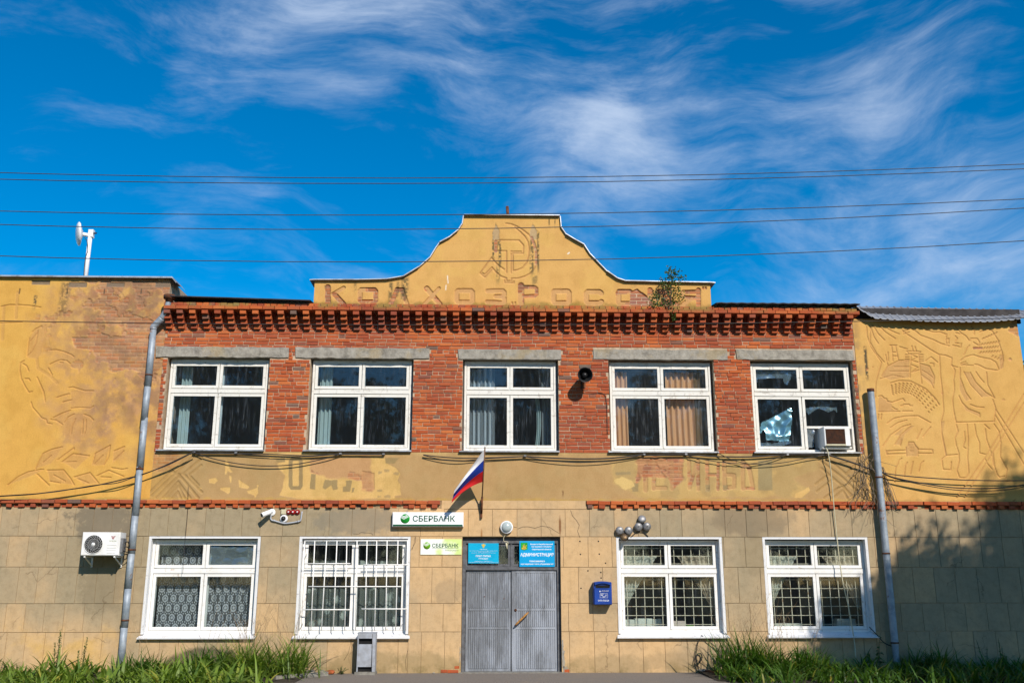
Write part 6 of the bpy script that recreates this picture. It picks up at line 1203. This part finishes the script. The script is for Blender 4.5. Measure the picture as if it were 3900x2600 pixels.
def vegetation():
    def gz(x): return .62 + .25 * math.sin(x * 2.1) + .13 * math.sin(x * 5.3 + 1)
    L = []
    for _ in range(260):
        x = U(-12.2, -4.55); y = U(-3.0, -.15); k = (.30 + .20 * gz(x)) * U(.7, 1.35)
        if x > -6.6: k *= 1.25
        L += tuft(x, y, 8, k * 1.08, .10, .062, .8)
    blades('left_bed_leaves', L, 'blade_fresh', 'dense bed of broad arching green leaves left of the path', 'leaves', kind='stuff')
    L = []
    for _ in range(300):
        x = U(4.0, 12.2); y = U(-3.0, -.15); k = (.36 + .16 * gz(x)) * U(.7, 1.3); L += tuft(x, y, 9, k * 1.05, .09, .046, .7)
    blades('right_bed_leaves', L, 'blade', 'dense bed of dark green leaves right of the path', 'leaves', kind='stuff')
    for i, (x, y, h, lab) in enumerate(((-4.28, -.75, .86, 'tall daylily clump with yellowing leaves beside the path and litter bin'), (-5.0, -.85, .86, 'tall green daylily clump under the medallion lace window'), (-5.75, -1.0, .70, 'lower daylily clump in front of the dark shadow painted on the wall'), (-7.0, -.9, .55, 'short daylily clump by the left downpipe foot'),
                                      (4.38, -.75, .92, 'bright tall daylily clump at the edge of the right bed'), (4.95, -.85, .84, 'daylily clump under the latticed window by the right downpipe'), (5.6, -1.0, .70, 'lower daylily clump between tall clump and shaded bed'), (8.3, -.5, .62, 'shaded upright clump at the foot of the right wing'))):
        t = thing('daylily_clump', lab, 'plant', (x, y, 0)); bl = tuft(0, 0, 250, h * 1.15, .19, .034, .65); blades('leaves', bl, 'blade_fresh' if i in (0, 1) else 'blade', None, None, parent=t)
        st = MB()
        for _ in range(14 if i in (0, 1, 4, 5) else 4):
            a = U(0, 6.28); l = h * U(1.1, 1.75); P = [Vector((U(-.12, .12), U(-.1, .1), .1))]; d = Vector((math.cos(a) * .2, math.sin(a) * .12, 1)).normalized()
            for k in range(5): P.append(P[-1] + d * l / 5); d = (d + Vector((math.cos(a) * .10, 0, -.04)) + Vector((U(-.06, .06), U(-.06, .06), 0))).normalized()
            st.tube(P, [.0038, .0034, .003, .0026, .002, .0015], 4, False)
            for _ in range(4): k = random.randint(3, 5); st.tube([P[k], P[k] + Vector((U(-.06, .06), U(-.05, .05), U(.03, .10)))], .0016, 3, False)
        st.build('dry_stalks', 'dry', t)
    # leafy weeds
    def weed(x, y, h, n, lab, spike=False, mat='weed_leaf', lw=.05):
        t = thing('weed', lab, 'plant', (x, y, 0)); s_ = MB(); lv = MB(); rn = []
        for k in range(n):
            a = U(0, 6.28); top = Vector((math.cos(a) * .10 * U(.2, 1.4), math.sin(a) * .08, h * U(.6, 1))); P = spline([(0, 0, 0), top * .5 + Vector((U(-.03, .03), 0, 0)), top], 4); s_.tube(P, [.006] * (len(P) - 1) + [.002], 5, False)
            for j in range(int(16 * h / .6) + 6):
                f = U(.15, 1); p = P[min(len(P) - 1, int(f * (len(P) - 1)))]; b = U(0, 6.28); l = lw * U(.7, 1.4) * (1.25 - .7 * f); d = Vector((math.cos(b), math.sin(b), U(-.3, .5))).normalized(); sd = d.cross(Vector((U(-.2, .2), U(-.2, .2), 1))).normalized() * l * .36; i0 = len(lv.v)
                lv.add([p, p + d * l * .5 + sd, p + d * l * 1.15 + Vector((0, 0, -.2 * l)), p + d * l * .5 - sd], [(0, 1, 2, 3)]); rn += [U(0, .9)] * 4
            if spike:
                for j in range(60): f = U(.68, 1.12); p = top * f; r = .016 * (1.2 - f) * 2.2 + .004; p = Vector((p.x + U(-r, r) * 1.6, p.y + U(-r, r) * 1.6, p.z)); lv.add([p, p + Vector((U(-.014, .014), U(-.01, .01), .012)), p + Vector((U(-.01, .01), U(-.01, .01), .026))], [(0, 1, 2)]); rn += [U(.2, .8)] * 3
        s_.build('stems', 'stem', t); o = lv.build('leaves', mat, t); at = o.data.attributes.new('leaf_rnd', 'FLOAT', 'POINT'); at.data.foreach_set('value', rn)
    weed(-8.65, -.7, .86, 3, 'tall pigweed with two upright seed spikes against the left wing', True); weed(-8.2, -.75, .66, 3, 'shorter leafy pigweed beside the tall one', True); weed(-10.3, -.8, .72, 4, 'bushy weed by the left wing wall far from the downpipe', True); weed(-9.5, -1.1, .42, 3, 'small leafy weed between the bushy weed and pigweed')
    weed(6.1, -.6, .66, 4, 'broad leaved weed at the edge of the tree shadow', lw=.09); weed(7.25, -.4, .80, 2, 'single tall weed in front of the last lower window corner', lw=.09); weed(9.4, -.3, .78, 2, 'thin shaded weed against the right wing wall'); weed(9.75, -.35, .72, 3, 'second shaded weed close to the thin one'); weed(3.95, -.25, .24, 3, 'tiny weed by the broken kerb right of the door', lw=.04); weed(-3.35, -.2, .16, 5, 'low green weed beside the litter bin foot', lw=.05)
    # dry stalks
    def stalks(x, y, n, h, lab):
        b = MB()
        for _ in range(n):
            p = Vector((U(-.5, .5), U(-.15, .15), 0)); a = U(-.25, .25); P = [p]
            for k in range(5): p = p + Vector((a * .12 + U(-.015, .015), U(-.01, .01), h * U(.8, 1.1) / 5)); P.append(p)
            b.tube(P, [.0045, .004, .0035, .003, .0025, .0015], 4, False)
            for _ in range(5): k = random.randint(2, 5); b.tube([P[k], P[k] + Vector((U(-.09, .09), U(-.04, .04), U(.04, .13)))], .0018, 3, False)
        b.build('dry_stalks', 'dry', None, lab, 'dry plant', loc=(x, y, 0))
    stalks(5.05, -.6, 22, 1.02, 'pale dry seed stalks rising behind the tall clump of the right bed'); stalks(-4.9, -.6, 16, 1.05, 'thin dry seed stalks in front of the barred window sill'); stalks(-10.55, -.7, 5, .8, 'few dry stalks at the far end of the left wing')
vegetation()
# kerb pieces and rubble
def rubble():
    b = MB(); P = [(-4.45, -1.25), (-3.62, -.42), (-3.56, -.48), (-4.39, -1.31)]; b.add([(x, y, .0) for x, y in P] + [(x, y, .075) for x, y in P], [(0, 1, 2, 3), (4, 5, 6, 7), (0, 1, 5, 4), (1, 2, 6, 5), (2, 3, 7, 6), (3, 0, 4, 7)]); b.build('kerb_stone', 'kerb', None, 'slanting kerb slab between the path and left bed', 'kerb')
    b = MB(); P = [(3.78, -.35), (4.28, -1.1), (4.35, -1.05), (3.85, -.30)]; b.add([(x, y, .0) for x, y in P] + [(x, y, .07) for x, y in P], [(0, 1, 2, 3), (4, 5, 6, 7), (0, 1, 5, 4), (1, 2, 6, 5), (2, 3, 7, 6), (3, 0, 4, 7)]); b.build('kerb_stone', 'rust', None, 'thin rusty kerb strip between the path and right bed', 'kerb')
    for i, (x, y, r, m, lab) in enumerate(((-3.95, -.22, .075, 'concrete', 'pale stone lump beside the left bed'), (-3.74, -.18, .06, 'concrete', 'small pale stone between the lump and the brick'), (-3.55, -.2, .06, 'brick', 'loose red brick fragment near the litter bin'), (3.78, -.2, .07, 'concrete', 'broken concrete lump by the right bed'), (-1.55, -.15, .02, 'concrete', 'tiny pale stone chip on the asphalt by the door'))):
        b = MB(); V = []; 
        for k in range(14): a = k * 2.399; zz = 1 - 2 * (k + .5) / 14; rr = math.sqrt(1 - zz * zz); s_ = U(.75, 1.2); V.append((math.cos(a) * rr * r * 1.5 * s_, math.sin(a) * rr * r * s_, r * .7 + zz * r * .7 * s_))
        bm = bmesh.new(); [bm.verts.new(v) for v in V]; bmesh.ops.convex_hull(bm, input=bm.verts); me = bpy.data.meshes.new('rubble_stone'); bm.to_mesh(me); bm.free(); me.materials.append(M[m])
        if m == 'brick': me.attributes.new('brick_rnd', 'FLOAT', 'POINT')
        o = link(bpy.data.objects.new('rubble_stone', me)); o.location = (x, y, 0.0); tag(o, lab, 'stone')
rubble()
# leaf cloud used by trees
def leaf_mesh(name, pts, size, mat, flat=.5):
    P = np.array(pts); n = len(P); d = RNG.normal(size=(n, 3)); d /= np.linalg.norm(d, axis=1)[:, None]; e = np.cross(d, RNG.normal(size=(n, 3))); e /= np.linalg.norm(e, axis=1)[:, None]; s_ = size * RNG.uniform(.6, 1.3, n)[:, None]
    V = np.stack([P - d * s_ * .5, P + e * s_ * .32, P + d * s_ * .5, P - e * s_ * .32], 1).reshape(-1, 3).astype(np.float32); Fc = np.arange(n * 4, dtype=np.int32)
    me = bpy.data.meshes.new(name); me.vertices.add(n * 4); me.vertices.foreach_set('co', V.ravel()); me.loops.add(n * 4); me.loops.foreach_set('vertex_index', Fc); me.polygons.add(n); me.polygons.foreach_set('loop_start', np.arange(n, dtype=np.int32) * 4)
    at = me.attributes.new('leaf_rnd', 'FLOAT', 'POINT'); at.data.foreach_set('value', np.repeat(RNG.random(n), 4).astype(np.float32)); me.update(calc_edges=True); me.materials.append(M[mat]); return me
def tree_parts(h, crown_c, crown_r, n_clump, per, size, seed, trunk_r=.2):
    random.seed(seed); br = MB(); pts = []; c = Vector(crown_c); base = Vector((0, 0, 0)); tr = spline([(0, 0, -.3), (U(-.1, .1), U(-.1, .1), h * .3), (c.x * .5 + U(-.15, .15), c.y * .5, h * .6), (c.x * .8, c.y * .8, h * .93)], 6); br.tube(tr, [trunk_r * (1 - .85 * i / (len(tr) - 1)) for i in range(len(tr))], 9)
    for k in range(n_clump):
        while True:
            v = Vector((U(-1, 1), U(-1, 1), U(-1, 1)))
            if .25 < v.length < 1: break
        p = c + Vector((v.x * crown_r[0], v.y * crown_r[1], v.z * crown_r[2])); i = min(len(tr) - 2, max(3, int((p.z / h) * .75 * len(tr)))); a = tr[i]; m_ = a.lerp(p, .5) + Vector((0, 0, -.15)); br.tube([a, m_, p], [trunk_r * .22, trunk_r * .12, .012], 5, False)
        r = U(.45, 1.0) * min(crown_r) * .36
        for _ in range(per): g = Vector((random.gauss(0, .5), random.gauss(0, .5), random.gauss(0, .42))) * r; pts.append(tuple(p + g))
    return br, leaf_mesh('crown', pts, size, 'tree_leaf')
def tree(name, lab, loc, h, crown_c, crown_r, n_clump, per, size, seed, tr=.2, group=None):
    t = thing(name, lab, 'tree', loc, group); br, lm = tree_parts(h, crown_c, crown_r, n_clump, per, size, seed, tr); br.build('trunk', 'bark', t); link(bpy.data.objects.new('crown', lm), t); return t
def copy_thing(o, loc, rz, label, sc=1.):
    c = o.copy(); COL.objects.link(c); c.location = loc; c.rotation_euler.z = rz; c.scale = (sc,) * 3; c['label'] = label
    for ch in o.children: d = ch.copy(); COL.objects.link(d); d.parent = c
    return c
# the tree whose shade lies on the lower right wall (it stands in the sun's path, out of frame to the right)
tree('shade_tree', 'big leafy tree right of the forecourt shading the lower right wall', (17.5, -14.0, 0), 15.6, (0, 0, 11.3), (4.5, 2.4, 3.5), 330, 150, .20, 3, .28)
tree('young_tree', 'smaller leafy tree in front of the big one at the forecourt edge', (12.5, -10.0, 0), 10.2, (0, 0, 8.0), (2.4, 1.6, 2.3), 100, 130, .16, 12, .14)
tree('backyard_tree', 'leafy tree rising behind the right corner of the building', (13.7, 3.0, 0), 7.6, (0, 0, 5.3), (1.2, 1.6, 2.1), 70, 70, .15, 5, .15)
t0 = tree('street_tree', 'tall leafy tree across the street opposite the building', (-16, -34, 0), 15.0, (0, 0, 8.6), (4.8, 3.6, 6.6), 150, 60, .42, 9, .3, 'trees across the street')
for i, (x, y) in enumerate(((-9, -36), (-2.5, -34.5), (4, -36), (10.5, -34), (17.5, -36))): copy_thing(t0, (x, y, 0), i * 1.3, 'tall leafy tree across the street opposite the building', .92 + .05 * (i % 3))
# birch sapling rooted in the cornice
def sapling():
    x, z = q('A7', 600, 1130, -.20); t = thing('birch_sapling', 'small self-seeded sapling growing out of the brick cornice', 'sapling', (x, -.235, z)); random.seed(4); st = MB(); pts = []; P = lambda a, b: Vector((q('A7', a, b, -.25)[0] - x, U(-.10, .02), q('A7', a, b, -.25)[1] - z))
    for path, r in (([(600,1130),(640,900),(660,600),(680,400),(650,250),(640,110)], .013), ([(620,1050),(500,900),(350,830),(230,830)], .008), ([(640,950),(800,800),(830,600),(860,420),(960,350)], .008), ([(600,1130),(450,1000),(250,1000),(130,960)], .007), ([(640,900),(520,600),(480,450),(450,410)], .007), ([(640,1000),(760,950),(860,880),(950,830)], .006), ([(690,420),(740,280),(800,220)], .004), ([(660,500),(580,320),(545,240)], .004), ([(610,1130),(690,1250),(700,1400)], .005)):
        w = spline([P(*p) for p in path], 6); st.tube(w, [r * (1 - .7 * i / (len(w) - 1)) for i in range(len(w))], 5, False)
        for i, p in enumerate(w):
            if i < 3: continue
            for _ in range(5): pts.append(tuple(p + Vector((random.gauss(0, .042), random.gauss(0, .04), random.gauss(0, .042)))))
    st.build('trunk', 'bark', t); link(bpy.data.objects.new('crown', leaf_mesh('crown', pts, .052, 'sapling_leaf')), t)
sapling()
# dry creeper round the right downpipe
def vine():
    b = MB(); random.seed(8)
    for k in range(34):
        x = 7.52 + U(-.25, .2); z = U(3.5, 4.45); P = [Vector((x, -.05 - U(0, .14), z))]; d = Vector((U(-.5, .5), 0, -1)).normalized()
        for _ in range(10): P.append(P[-1] + d * U(.05, .11)); d = (d + Vector((U(-.6, .6), U(-.12, .12), U(-.35, .3)))).normalized(); P[-1].y = min(-.02, P[-1].y)
        b.tube(P, [.006] * 5 + [.004] * 6, 4, False)
    for k in range(9):
        P = [Vector((7.82 + U(-.03, .03), -.06, 4.1))]
        for j in range(8): P.append(P[-1] + Vector((U(.0, .05), U(-.01, .01), -U(.08, .13))))
        b.tube(P, .005, 4, False)
    b.build('dry_creeper', 'dry_vine', None, 'tangle of dry creeper stems round the right downpipe at the cable crossing', 'vine')
vine()
